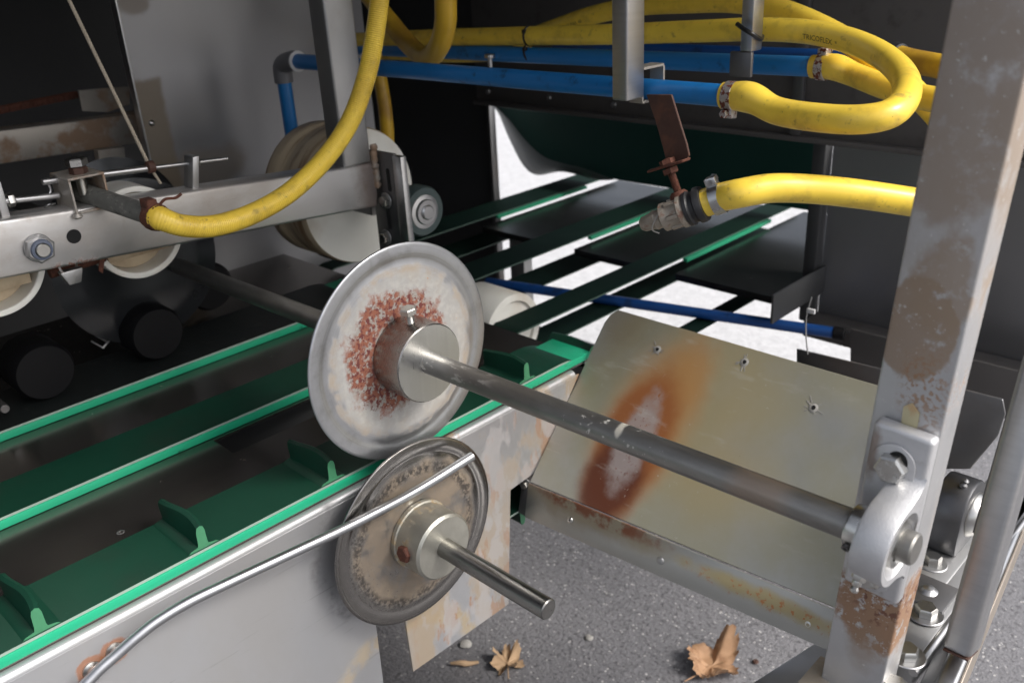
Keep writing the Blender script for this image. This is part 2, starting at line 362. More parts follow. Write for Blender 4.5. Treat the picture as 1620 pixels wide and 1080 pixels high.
mat('tray', (.48, .49, .475), .72, .43, .07, 14, bump=.00004, bs=60,
    layers=[dict(c=(.38, .36, .25), m=[('n', 4, .30, .55)], a=.8, met=.45), dict(c=(.30, .25, .12), m=[('b', on_tray(960, 590), tu, .05, tv, .12, .3, 1.2, .4, 12)], a=.5, met=.3, r=.6),
            dict(c=(.40, .32, .16), m=[('b', on_tray(1120, 630), tu, .13, tv, .15, .2, 1.25, .3, 9)], a=.65, met=.3, r=.55),
            dict(c=(.40, .30, .12), m=[('b', on_tray(1120, 760), tu, .12, tv, .07, .2, 1.2, .4, 9)], a=.4, met=.3, r=.55),
            dict(c=(.72, .72, .68), m=[('n', 150, .66, .70, (.06, 1, 1), 4), ('n', 9, .5, .6)], a=.5),
            dict(c=(.38, .20, .07), m=[('b', on_tray(1088, 596), tu, .045, (tv - tu * .6).normalized(), .07, .3, 1.2, .5, 25)], a=.7, met=.1, r=.7),
            dict(c=(.40, .20, .06), m=[('b', on_tray(1018, 672), tu, .085, (tv + tu * .12).normalized(), .16, .45, 1.05, .22, 14)], a=.75, met=.1, r=.7),
            dict(c=(.27, .085, .02), m=[('b', on_tray(998, 705), tu, .064, (tv - tu * .10).normalized(), .140, .62, 1.02, .16, 22)], a=.92, met=.05, r=.75),
            dict(c=(.095, .022, .008), m=[('b', on_tray(965, 758), tu, .058, tv, .085, .5, 1.0, .18, 26)], a=.93, met=.05, r=.8),
            dict(c=(.34, .30, .29), m=[('b', on_tray(1003, 697), tu, .030, (tv - tu * .10).normalized(), .080, .6, 1.1, .40, 40), ('n', 110, .28, .42, (1, .5, .5))], a=.8, met=.1, r=.8),
            dict(c=(.20, .06, .035), m=[('b', on_tray(1005, 690), tu, .034, tv, .085, .3, 1.2, .5, 30), ('n', 200, .60, .65)], a=.7, met=.1, r=.8),
            dict(c=(.62, .61, .56), m=[('n', 150, .66, .72), ('n', 8, .45, .65)], a=.6, met=.1), dict(c=(.10, .09, .07), m=[('n', 220, .72, .76), ('n', 10, .45, .6)], a=.8, met=.1), dict(c=(.56, .55, .5), m=[('n', 30, .60, .72, (.3, 1, 1), 8)], a=.35, met=.3),
            dict(c=(.20, .16, .10), m=[('b', top_l + tv * .02 + X * .02, tu, .05, tv, .05, .3, 1.3, .5, 20)], a=.6, met=.2, r=.7)])
lipc = A(930, 812, y=bend_l.y - .002)
mat('tray_lip', (.40, .40, .38), .75, .45, .07, 14,
    layers=[dict(c=(.26, .22, .14), m=[('b', lipc, X, .16, Z, .028, .4, 1.2, .5, 25)], a=.8, met=.2, r=.7),
            dict(c=(.17, .05, .02), m=[('b', lipc + V((.01, 0, .004)), X, .11, Z, .014, .5, 1.2, .6, 40), ('n', 60, .36, .55)], a=.9, met=0, r=.85),
            dict(c=(.35, .28, .12), m=[('b', A(1220, 955, y=bend_l.y), X, .12, Z, .012, .4, 1.3, .6, 30)], a=.8, met=.1, r=.75),
            dict(c=(.36, .14, .05), m=[('b', A(1230, 962, y=bend_l.y), X, .12, Z, .012, .3, 1.3, .6, 30), ('n', 140, .56, .62)], a=.9, met=0, r=.85)])
mat('side_panel', (.44, .445, .46), .6, .45, .06, 8, bump=.00004, bs=60,
    layers=[dict(c=(.50, .42, .30), m=[('b', A(450, 1110, x=XP), Y, .10, Z, .11, .72, .85, .3, 12), ('b', A(450, 1130, x=XP), Y, .10, Z, .11, 1.4, 1.2, 0, 12)], a=0, met=.1, r=.75),
            dict(c=(.42, .32, .18), m=[('r', A(640, 1120, x=XP), .115, .128, .140, .156, .016, 18), ('d', Y, .36, .40, .01, 20), ('n', 60, .3, .55)], a=.75, met=.15, r=.7),
            dict(c=(.34, .25, .15), m=[('n', 10, .44, .52, (1, 1, .6), 8, 5.), ('d', Y, .50, .56, .02, 20)], a=.75, met=.1, r=.75),
            dict(c=(.32, .16, .075), m=[('n', 26, .53, .58, (1, 1, .40), 9, 2.), ('d', Y, .53, .60, .02, 20)], a=.75, met=.05, r=.8),
            dict(c=(.42, .40, .395), m=[('n', 22, .53, .57, (1, 1, .6), 8, 7.), ('d', Y, .53, .6, .02, 20)], a=.7, met=.2, r=.65),
            dict(c=(.15, .14, .14), m=[('n', 170, .69, .74), ('n', 10, .48, .6)], a=.8, met=.2),
            dict(c=(.30, .30, .31), m=[('n', 160, .64, .68, (1, .05, 1), 4), ('n', 7, .45, .6)], a=.6),
            dict(c=(.40, .385, .37), m=[('n', 5, .45, .7, (1, 1, .5))], a=.5, r=.55),
            dict(c=(.07, .06, .06), m=[('r', DL + V((0, -.006, 0)), .100, .115, .120, .134, .004, 30), ('n', 40, .40, .7), ('d', -Y, -.60, -.5, 0, 1)], a=.6, met=.2, r=.8),  # dirt, plus the soft shadow of the lower disc painted left of its rim
            dict(c=(.28, .11, .045), m=[('r', A(181, 1030, x=XP), .004, .007, .0125, .016, .004, 120)], a=.85, met=.1, r=.8),
            dict(c=(.28, .11, .045), m=[('r', A(145, 1057, x=XP), .004, .007, .0125, .016, .004, 120)], a=.85, met=.1, r=.8)])
def _pf(px, py): return A(px, py, y=.61)
mat('post', (.53, .53, .535), .7, .45, .08, 20, bump=.00008, bs=180,
    layers=[dict(c=(.30, .24, .19), m=[('n', 9, .40, .60, (1, 1, .55), 8, 1.4)], a=.55, met=.15, r=.7),
            dict(c=(.28, .215, .16), m=[('b', _pf(1530, 190), X, .045, Z, .080, .80, 1.02, .35, 30), ('n', 50, .28, .5)], a=.75, met=.1, r=.75),
            dict(c=(.30, .25, .21), m=[('b', _pf(1570, 20), X, .05, Z, .030, .8, 1.02, .3, 30)], a=.7, met=.1, r=.75),
            dict(c=(.27, .19, .125), m=[('b', _pf(1450, 520), X, .030, Z, .042, .88, .98, .22, 50), ('n', 70, .26, .42)], a=.85, met=.05, r=.78),
            dict(c=(.29, .215, .15), m=[('b', _pf(1492, 455), X, .024, Z, .045, .7, 1.05, .5, 45), ('n', 70, .32, .5)], a=.75, met=.05, r=.78),
            dict(c=(.30, .17, .09), m=[('b', _pf(1465, 615), X, .022, Z, .035, .3, 1.2, .6, 60), ('n', 260, .48, .56)], a=.85, met=.05, r=.8),
            dict(c=(.28, .16, .09), m=[('b', _pf(1385, 965), X, .036, Z, .050, .72, 1.05, .5, 60), ('n', 110, .38, .46)], a=.95, met=.03, r=.85),
            dict(c=(.27, .19, .13), m=[('b', _pf(1365, 1020), X, .016, Z, .03, .4, 1.2, .5, 50)], a=.6, met=.1, r=.8),
            dict(c=(.14, .06, .04), m=[('b', _pf(1400, 950), X, .035, Z, .03, .4, 1.2, .6, 60), ('n', 150, .53, .58)], a=.9, met=0, r=.9),
            dict(c=(.66, .65, .62), m=[('n', 260, .64, .68)], a=.6, met=.2),
            dict(c=(.12, .09, .08), m=[('n', 300, .70, .74)], a=.7, met=.1)])
mat('frame_bar', (.66, .655, .65), .96, .36, .12, 18, stretch=(1, .4, 2), bump=.00004, bs=150,
    layers=[dict(c=(.28, .27, .26), m=[('n', 160, .62, .67, (1, .05, 1), 4), ('n', 9, .45, .6)], a=.6), dict(c=(.36, .30, .24), m=[('n', 8, .46, .66, (1, .5, 1), 8, 13.)], a=.55, met=.3, r=.6), dict(c=(.30, .22, .15), m=[('n', 16, .58, .75)], a=.5, met=.3, r=.6), dict(c=(.14, .09, .07), m=[('d', Y, .765, .80, .012, 60)], a=.75, met=.3, r=.6),
            dict(c=(.16, .06, .03), m=[('b', A(115, 420, x=-1.1), Y, .035, Z, .008, .4, 1.2, .7, 70), ('n', 120, .5, .56)], a=.9, met=0, r=.85)])
mat('bar_rusty', (.42, .39, .35), .6, .5, .12, 14, layers=[dict(c=(.26, .15, .08), m=[('n', 16, .46, .6)], a=.8, met=.1, r=.8), dict(c=(.5, .42, .32), m=[('n', 7, .5, .65)], a=.5, met=.2)])
mat('asphalt', (.20, .197, .207), 0, .6, .3, 60, bump=.003, bs=150, spec=.5,
    layers=[dict(c=(.24, .235, .25), m=[('v', 160, .22, .36), ('n', 60, .42, .56)], a=.8, r=.5),
            dict(c=(.62, .60, .58), m=[('v', 105, .16, .27), ('n', 50, .48, .54)], a=.85, r=.6),
            dict(c=(.08, .076, .082), m=[('n', 120, .50, .66)], a=.8),
            dict(c=(.05, .047, .05), m=[('d', -Y, -1.05, -.70, .06, 6)], a=.55), dict(c=(.03, .03, .03), m=[('n', 9, .495, .50, (1, 1, 1), 3), ('n', 9, .505, .50, (1, 1, 1), 3)], a=.5)])  # shade under the near machine painted into the asphalt, then cracks
mat('pale_paving', (.56, .56, .57), 0, .8, .25, 25, bump=.003, bs=60, layers=[dict(c=(.40, .40, .41), m=[('n', 90, .52, .66)], a=.6)])
mat('dry_leaf', (.42, .25, .14), 0, .65, .25, 40, bump=.0006, bs=90, layers=[dict(c=(.20, .09, .04), m=[('n', 45, .52, .68)], a=.7)])
mat('dead_leaf', (.40, .27, .16), 0, .8, .3, 60)
mat('pebble', (.30, .29, .27), 0, .8, .2, 40)
mat('lit_edge_grey', (.16, .18, .18), .3, .5, .2, 10)  # grey that stands for light on the edge of the flap
mat('flap_green', (.006, .045, .036), 0, .5, .2, 3)
mat('polished', (.44, .45, .47), 1, .38, .08, 30, stretch=(1, .2, 1))
mat('cable_black', (.01, .01, .01), 0, .4)
mat('hub_hole', (.01, .01, .01), 0, .9)
mat('sill', (.38, .33, .28), .6, .45, .2, 20)

# ------------------------------------------------------------------ setting
def sheet(x0, x1, y0, y1, z, n=1):
    return [V((x0, y0, z)), V((x1, y0, z)), V((x1, y1, z)), V((x0, y1, z))], [(0, 1, 2, 3)]
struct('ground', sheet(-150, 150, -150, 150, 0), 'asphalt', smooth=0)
struct('pavement', prism([(-60, 2.02, .004), (-.78, 2.02, .004), (-.60, 60, .004), (-60, 60, .004)], (0, 0, .004)), 'pale_paving', smooth=0)

# ------------------------------------------------------------------ enclosure
ROOF = 1.55
single('shade_roof', box((-2.6, .42, ROOF), (-.12, 2.0, ROOF + .004)), 'panel_brown', 'brown grey steel roof sheet added out of view to darken the machine inside', 'roof panel')  # unseen roof, put in to keep sky light out of the machine
single('shade_wall', box((-2.6, -.06, .0), (-.86, -.056, ROOF)), 'panel_black', 'dark sheet added out of view beside the camera to shade the left end', 'panel')  # out of view, added to block light coming in from the left
single('shade_roof', box((-2.6, -.06, ROOF), (-.86, .4195, ROOF + .004)), 'panel_brown', 'brown grey steel roof sheet added out of view to darken the left end', 'roof panel')  # unseen extension of the roof, added to darken the left side
single('shade_back', box((-2.6, -.05, .0), (-2.596, 1.58, ROOF)), 'panel_black', 'black end sheet added to close the left of the machine and keep it dark', 'panel')  # closed end added so that the inside stays dark
t = thing('hood_panel', 'dark hood sheet with small rivets behind the blue pipes, above the green flap', 'panel', (-.9, 1.55, .835))
obj('sheet', bev(box((-1.645, 1.55, .835), (-.12, 1.556, ROOF)), .001), 'panel_brown', t)
obj('lower_fold', bev(box((-1.645, 1.535, .832), (-.12, 1.549, .842)), .002), 'panel_brown', t)
obj('joint_strip', bev(box((-.806, 1.536, .843), (-.785, 1.548, ROOF)), .002), 'dark_steel', t)
for px, py in ((772, 145), (868, 155), (971, 166)):
    p = A(px, py, y=1.55); obj('rivet', lathe(p, -Y, [(.007, 0), (.006, .003), (.002, .0045)], 16), 'steel', t)
t = thing('inner_panel', 'tall black inner sheet left of the bright opening, under the blue pipes', 'panel', (-1.8, 1.56, .3))
xr = A(780, 250, y=1.6).x
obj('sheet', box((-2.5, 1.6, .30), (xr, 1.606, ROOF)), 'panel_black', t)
obj('edge_fold', bev(box((xr, 1.585, .30), (xr + .012, 1.606, .83)), .002), 'dark_steel', t)
t = thing('side_sheet', 'tall grey steel sheet with a brown stained lower left corner, behind the frame bar', 'panel', (-1.6, .7, .2))
ya = A(240, 255, x=-1.6).y
obj('sheet', box((-1.606, ya, .45), (-1.6, 1.20, ROOF)), 'panel_grey', t)
obj('folded_edge', bev(box((-1.62, ya - .004, .45), (-1.5985, ya, ROOF)), .0015), 'steel', t)
p = A(240, 195, x=-1.6); obj('rivet', lathe(p, X, [(.006, 0), (.005, .002), (.001, .004)], 16), 'bolt_steel', t)
t = thing('end_panel', 'grey steel sheet panel right of the green flap, below the hood', 'panel', (-.5, 1.6, .5))
xl = A(1312, 300, y=1.6).x
obj('sheet', box((xl, 1.6, .457), (-.02, 1.606, .825)), 'panel_grey', t)
obj('edge_post', bev(box((xl - .028, 1.575, .47), (xl - .002, 1.606, .83)), .003), 'panel_black', t)
obj('bottom_fold', bev(box((xl, 1.54, .455), (-.02, 1.598, .489)), .003), 'panel_brown', t)
single('lower_panel', bev(prism([A(1345, 520, y=1.5), A(1700, 610, y=1.5), A(1700, 690, y=1.5), A(1345, 600, y=1.5)], (0, .005, 0)), .001), 'panel_brown', 'brown stained low steel strip below the grey end sheet', 'panel')
single('cover_plate', bev(prism([A(1260, 552, y=1.3), A(1420, 590, y=1.3), A(1420, 720, y=1.3), A(1260, 690, y=1.3)], (0, .004, 0)), .001), 'dark_steel', 'small dark grey plate just behind the top right of the stained tray', 'panel')
single('guard_plate', bev(prism([A(*q, y=.95) for q in ((1480, 605), (1586, 632), (1590, 655), (1578, 690), (1535, 742), (1470, 742))], (0, .004, 0)), .0012), 'dark_steel',
       'grey guard plate with clipped corner, right of the stained upright post', 'panel')
t = thing('hanging_flap', 'wide dark green rubber flap hanging behind the valve, lit opening at its left', 'rubber flap', A(1000, 280, y=1.9))
# a sagging sheet: left edge runs diagonally, bottom edge nearly level
pts = [(770, 130), (783, 168), (800, 200), (818, 240), (842, 274), (880, 268), (930, 276), (985, 286), (1060, 298), (1130, 312), (1210, 322), (1312, 338)]
back = [A(a, b, y=1.86) for a, b in pts]; poly = back + [A(1312, 150, y=1.86)]
obj('sheet', prism(poly, (0, .006, 0)), 'flap_green', t, smooth=0)
q0 = A(842, 274, y=1.85)
La = catmull([A(a, b, y=1.83) for a, b in ((781, 160), (793, 190), (808, 225), (828, 262), (850, 277), (890, 272), (940, 284))], 8)
Lb = catmull([A(a, b, y=1.80) for a, b in ((792, 160), (818, 185), (842, 215), (872, 243), (905, 255), (935, 262), (985, 280))], 8)
vs, fs = [], []; K = 8
for p, q in zip(La, Lb):
    for k in range(K + 1):
        f = k / K; vs.append(p.lerp(q, f) - Y * (.035 * math.sin(f * PI / 2)))
for i_ in range(len(La) - 1):
    for k in range(K): fs.append((i_ * (K + 1) + k, i_ * (K + 1) + k + 1, (i_ + 1) * (K + 1) + k + 1, (i_ + 1) * (K + 1) + k))
m_ = len(vs); vs += [v + Y * .002 for v in vs]; fs += [tuple(i_ + m_ for i_ in f[::-1]) for f in fs]
obj('lit_edge_strip', (vs, fs), 'lit_edge_grey', t, smooth=80)  # bowed strip added to imitate the lit left edge of the flap

# ------------------------------------------------------------------ conveyor
ZB = .64
t = thing('slider_bed', 'dark shiny steel bed sheet under the green belts, with a rectangular cut-out', 'conveyor bed', (-1.1, .3, .6))
yA, yB = .44, .80
obj('sheet', join(box((-1.62, -.35, .6225), (-1.005, .93, .6255)), box((-.955, -.35, .6225), (-.781, .93, .6255)),
                  box((-1.005, -.35, .6225), (-.955, yA, .6255)), box((-1.005, yB, .6225), (-.955, .93, .6255))), 'slider', t, smooth=0)
obj('folded_rim', bev(box((-1.62, -.35, .58), (-1.61, .93, .6215)), .002), 'slider', t)
p = A(191, 842, z=.6255); obj('drilled_hole', ring(p + V((0, 0, .0002)), Z, [(.0025, 0), (.0025, .0006), (.0045, .0002)], 16), 'steel_dull', t)
single('bed_trough', join(box((-1.05, .30, .44), (-.90, .92, .444)), box((-1.054, .30, .44), (-1.05, .92, .60))), 'panel_black', 'black trough below the cut-out of the bed sheet', 'trough')
PR = .10
def belt(x1, wd, y0, y1, label, strip_label, edge='belt_edge_pale', top='belt_green'):
    t = thing('conveyor_belt', label, 'belt', (x1 - wd / 2, (y0 + y1) / 2, ZB - 2 * PR), 'flat green belts of the near conveyor')
    th = .003; out = []; cy, cz = y1 - PR, ZB - PR
    path = [(y0, ZB)] + [(cy + PR * math.sin(a), cz + PR * math.cos(a)) for a in [PI * k / 24 for k in range(25)]] + [(y0, ZB - 2 * PR)]
    vs, fs = [], []; n = len(path)
    for i, (y, z) in enumerate(path):
        if i in (0,): ny, nz = 0, 1
        elif i == n - 1: ny, nz = 0, -1
        else: ny, nz = (y - cy) / PR, (z - cz) / PR
        vs += [V((x1, y, z)), V((x1 - wd, y, z)), V((x1, y - ny * th, z - nz * th)), V((x1 - wd, y - ny * th, z - nz * th))]
    for i in range(n - 1):
        a, b = i * 4, i * 4 + 4
        fs += [(a, b, b + 1, a + 1), (a + 2, a + 3, b + 3, b + 2), (a, a + 2, b + 2, b), (a + 1, b + 1, b + 3, a + 3)]
    fs += [(0, 1, 3, 2), (n * 4 - 4, n * 4 - 2, n * 4 - 1, n * 4 - 3)]
    obj('band', (vs, fs), top, t, m2=edge, m2n=X)
    s = single('wear_strip', bev(box((x1 - wd + .01, y0, .6262), (x1 + .0015, y1 - .035, ZB - th - .0003)), .0006), 'green_strip', strip_label, 'guide strip', 'bright green strips under the belts')
    return t
b1 = belt(-.781, .083, -.35, .965, 'nearest dark green belt with upright cleats along the grey side panel', 'bright green strip along the top of the grey side panel')
b2 = belt(-1.012, .080, -.35, .93, 'second dark green belt without cleats, in the middle of the dark bed', 'bright green strip under the second belt, in the middle of the bed')
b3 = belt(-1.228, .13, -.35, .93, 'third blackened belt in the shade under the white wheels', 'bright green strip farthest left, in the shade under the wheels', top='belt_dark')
def cleat(y, top=True):
    pf = []
    # upright rubber fin with flared foot, profile in Y-Z
    L = [(-.017, 0), (-.014, .002), (-.006, .0035), (-.0052, .007), (-.0048, .020), (-.0036, .0250), (0, .027), (.0036, .0250), (.0048, .020), (.0052, .007), (.006, .0035), (.014, .002), (.017, 0)]
    g = []
    x0, x1, n = -.862, -.783, 10
    vs, fs = [], []
    for i in range(n + 1):
        x = x1 + (x0 - x1) * i / n; k = i / n
        wob = .003 * math.sin(k * 5) * 1
        hh = 1 + .12 * math.sin(k * 3.1)
        for (a, b) in L:
            yy, zz = a + wob * b / .027, b * hh
            vs.append(V((x, y + yy, ZB + zz)) if top else V((x, y + yy, ZB - 2 * PR - zz)))
    m = len(L)
    for i in range(n):
        for j in range(m): fs.append((i * m + j, i * m + (j + 1) % m, (i + 1) * m + (j + 1) % m, (i + 1) * m + j))
    fs += [tuple(range(m)), tuple(range(n * m, n * m + m))]
    return vs, fs
for k in range(-2, 5):
    obj('cleat', cleat(.146 + .163 * k), 'belt_green', b1, m2='cleat_end', m2n=X)
obj('cleat', cleat(.775, False), 'belt_green', b1, m2='cleat_end', m2n=X)
# far end cleat tipping over the pulley
g = cleat(0); cy, cz = .965 - PR, ZB - PR; M_ = Matrix.Translation((0, cy, cz)) @ Matrix.Rotation(-math.radians(38), 4, 'X') @ Matrix.Translation((0, 0, -ZB + PR))
obj('cleat', ([M_ @ v for v in g[0]], g[1]), 'belt_green', b1, m2='cleat_end', m2n=X)

def drum(name, c, r, x0, x1, m, label, cat, group=None):
    """roller along X from x0 (back) to x1 (front, towards +X)"""
    o = V((x0, c[0], c[1])); L = x1 - x0
    t = thing(name, label, cat, (x1, c[0], c[1] - r), group)
    obj('roller', lathe(o, X, [(r * .97, 0), (r, .004), (r, L - .003), (r * .985, L), (r * .80, L), (r * .78, L - .006), (.25 * r, L - .008)], 64), m, t)
    obj('axle', cyl(o + X * (L - .02), o + X * (L - .004), r * .17, 24), 'dark_steel', t)
    return t
drum('belt_roller', (.865, .537), .095, -.862, -.786, 'black_plastic', 'black pulley that the nearest cleated belt turns round', 'roller')
drum('belt_roller', (1.06, .548), .070, -1.17, -1.068, 'white_plastic', 'white roller just right of the large upper disc, under the far belts', 'roller')
# far conveyor
ZC = .58
def far_belt(x1, wd, y0, y1, label, dx=0.0):
    t = thing('far_belt', label, 'belt', (x1 - wd / 2, y0, ZC - .13), 'flat dark belts of the far conveyor')
    r = .040; cy, cz = y0 + r, ZC - r; th = .003; vs, fs = [], []
    path = [(y1, ZC)] + [(cy - r * math.sin(a), cz + r * math.cos(a)) for a in [PI * k / 16 for k in range(17)]] + [(y1, ZC - 2 * r)]
    n = len(path)
    for i, (y, z) in enumerate(path):
        if i == 0: ny, nz = 0, 1
        elif i == n - 1: ny, nz = 0, -1
        else: ny, nz = (y - cy) / r, (z - cz) / r
        k_ = dx * min(1, i / (n - 2)); vs += [V((x1 + k_, y, z)), V((x1 - wd + k_, y, z)), V((x1 + k_, y - ny * th, z - nz * th)), V((x1 - wd + k_, y - ny * th, z - nz * th))]
    for i in range(n - 1):
        a, b = i * 4, i * 4 + 4
        fs += [(a, b, b + 1, a + 1), (a + 2, a + 3, b + 3, b + 2), (a, a + 2, b + 2, b), (a + 1, b + 1, b + 3, a + 3)]
    fs += [(0, 1, 3, 2), (n * 4 - 4, n * 4 - 2, n * 4 - 1, n * 4 - 3)]
    obj('band', (vs, fs), 'belt_far', t, m2='belt_far_edge', m2n=X)
    return t
for x1, wd_, lb, sl in ((-1.0, .062, 'far belt nearest the stained tray, running under the valve', 'green strip at the far end, right of the valve'),
              (-1.255, .085, 'far belt in the middle, between the two bright gaps', 'green strip at the far end, just left of the valve'),
              (-1.55, .09, 'far belt beside the black inner sheet', 'green strip at the far end, left of the other two')):
    far_belt(x1, wd_, .985, 1.98, lb, -.05 if x1 > -1.1 else -.01)
    single('far_wear_strip', bev(box((x1 - .004, 1.50, ZC - .011), (x1 + .007, 1.84, ZC - .0035)), .0006), 'green_far', sl, 'guide strip', 'green strips of the far conveyor')
ye = A(1004, 415, z=ZC - .015).y
for x0, x1, lb in ((-.985, -.75, 'dark steel bed sheet of the far conveyor, right of the belts'), (-1.253, -1.065, 'dark steel bed sheet between the middle and right far belts'), (-1.545, -1.343, 'dark steel bed sheet between the left and middle far belts')):
    single('far_bed_plate', join(box((x0, ye, ZC - .022), (x1, 1.98, ZC - .018)), box((x0, ye, ZC - .032), (x1, ye + .003, ZC - .0225))), 'far_bed', lb, 'conveyor bed', 'bed sheets of the far conveyor', smooth=0)
single('far_rail', bev(box((-.905, 1.25, .494), (-.868, 1.98, .500)), .002), 'belt_far', 'dark flat return strip low behind the tray, crossing the right bright gap', 'belt')
single('far_side_plate', bev(box((-.745, 1.40, ZC - .05), (-.740, 1.98, ZC + .006)), .001), 'panel_black', 'dark side plate at the right of the far conveyor bed', 'plate')
t = thing('support_stand', 'rusty dark square leg under the right side of the far conveyor', 'leg', (-.8, 1.45, 0))
obj('post', bev(box((A(1200, 500, y=1.43).x, 1.43, .01), (A(1275, 500, y=1.43).x, 1.48, ZC - .16)), .003), 'panel_brown', t); obj('foot_plate', bev(box((-.90, 1.40, .004), (-.76, 1.52, .0095)), .001), 'rust_smooth', t)
t = thing('support_stand', 'pale grey square leg behind the large upper disc', 'leg', (-1.4, 1.5, 0))
xa, xb = A(806, 400, y=1.5).x, A(828, 400, y=1.5).x
obj('post', bev(box((xa, 1.5, .01), (xb, 1.53, ZC - .03)), .002), 'steel_dull', t); obj('foot_plate', bev(box((xa - .02, 1.48, .0085), (xb + .02, 1.56, .0135)), .001), 'steel_dull', t)
t = thing('blue_pipe', 'dark blue pipe with a black end cap, low behind the stained tray', 'pipe', A(1050, 490, z=.50), 'blue plastic pipes')
pa, pb = A(770, 446, z=.512), A(1318, 526, z=.512)
obj('pipe', cyl(pa, pb, .0105, 24), 'blue_dark', t); obj('end_cap', cyl(pb + (pb - pa).normalized() * .0005, pb + (pb - pa).normalized() * .02, .0125, 24), 'black_plastic', t)
single('hanging_wire', sweep(catmull([A(1284, 470, y=1.25), A(1276, 500, y=1.25), A(1275, 530, y=1.25), A(1278, 560, y=1.25)], 6), .0012, 8), 'steel_dull',
       'thin grey wire hanging in front of the grey end sheet', 'wire')
single('cable_tie', bev(obox(A(1283, 492, y=1.25), (.007, 0, 0), (0, .002, 0), (0, 0, .004)), .001), 'pale_plastic', 'white scrap of plastic tape on the thin hanging wire', 'tape')

# ------------------------------------------------------------------ side panel
yz = [(-.4, .05), (.488, .05), (.493, .41), (.493, .45), (.536, .45), (.54, .31), (A(805, 955, x=XP).y, A(805, 955, x=XP).z), (A(808, 775, x=XP).y, A(808, 775, x=XP).z),
      (A(850, 745, x=XP).y, A(850, 745, x=XP).z), (A(916, 566, x=XP).y, .6168), (-.4, .6168)]
t = thing('conveyor_cladding', 'light grey steel side panel of the conveyor, ochre stained at its right', 'panel', (XP, .3, .05))
# front face at XP
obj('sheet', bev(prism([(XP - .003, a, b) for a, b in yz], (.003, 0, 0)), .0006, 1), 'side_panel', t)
obj('rolled_edge', sweep([V((XP - .0072, -.4, .6168)), V((XP - .0072, .885, .6168))], .0070, 32), 'side_panel', t)
for px, py in ((181, 1028), (145, 1058)):
    p = A(px, py, x=XP)
    obj('weld_stud', lathe(p, X, [(.009, 0), (.0085, .0015), (.0055, .003), (.005, .0065), (.003, .008), (.001, .0084)], 24), 'bolt_steel', t)
px_ = [(70, 1190, -.757), (118, 1105, -.757), (150, 1066, -.757), (183, 1036, -.756), (215, 1008, -.754), (250, 981, -.752), (300, 951, -.748), (360, 922, -.743), (460, 875, -.735), (560, 828, -.727), (660, 775, -.718), (747, 721, -.710)]
single('guide_rod', sweep(catmull([A(a, b, x=c) for a, b, c in px_], 10), .0056, 20), 'polished', 'long thin bent shiny rod rising from the side panel across the lower disc', 'rod')

# ------------------------------------------------------------------ discs on shafts
def disc_geo(c, r, s=1):
    # dished plate: flat rim, pressed groove, raised flat centre (thickness towards -X)
    P = [(.012, 0), (r * .70, .000), (r * .78, -.0003), (r * .82, -.0012), (r * .845, -.0016), (r * .87, -.0013), (r * .885, -.0006), (r * .93, -.0005), (r * .97, -.0006), (r * .990, -.0008), (r * .997, -.0014), (r, -.0022),
         (r - .0003, -.0034), (r * .98, -.0038), (r * .9, -.0032), (r * .84, -.0042), (r * .78, -.0030), (.012, -.0022)]
    return ring(c, X, P, 160)
RU, RL = .1285, .1206
t = thing('drive_shaft', 'long dark steel shaft carrying the large pale disc with a rusty ring round its hub', 'shaft with disc', DU)
obj('shaft', cyl(V((-2.05, DU.y, DU.z - .020)), V((-.1765, DU.y, DU.z + .0088)), .0125, 40, .0015), 'shaft_dark', t)
obj('disc', disc_geo(DU, RU), 'disc_upper', t, smooth=50)
hx = .044; rh = .0455
hub = obj('hub', lathe(DU + X * .0003, X, [(rh - .001, 0), (rh, .001), (rh, hx - .0012), (rh - .0012, hx), (.0127, hx)], 96), 'turned', t, m2='machined', m2n=X)
bp = DU + V((.023, 0, rh)); bd = V((0, -.10, 1)).normalized()
bp = DU + V((.023, 0, 0)) + bd * (rh - .003)
obj('set_bolt', join(lathe(bp, bd, sum([[(.0040, .0011 * k), (.0046, .0011 * k + .0005)] for k in range(13)], []), 20), hexnut(bp + bd * .0145, bd, .0098, .0068, .3)), 'bolt_steel', hub)
t = thing('stub_shaft', 'short steel shaft carrying the dark stained lower disc with a worn rusty bolted hub', 'shaft with disc', DL)
obj('shaft', cyl(V((-.79, DL.y, DL.z)), V((-.523, DL.y, DL.z)), .0118, 40, .0012), 'shaft_low', t)
obj('disc', disc_geo(DL, RL), 'disc_lower', t, smooth=50)
hl = .047
hub = obj('hub', lathe(DL + X * .0003, X, [(.0425, 0), (.0435, .001), (.0435, .006), (.0415, .007), (.0415, hl - .003), (.0385, hl), (.0119, hl)], 96), 'hub_worn', t)
bd = V((0, -1, .10)).normalized(); bp = DL + V((.024, 0, 0)) + bd * .039
obj('set_bolt', hexnut(bp, bd, .0105, .0075, .2), 'rust', hub)

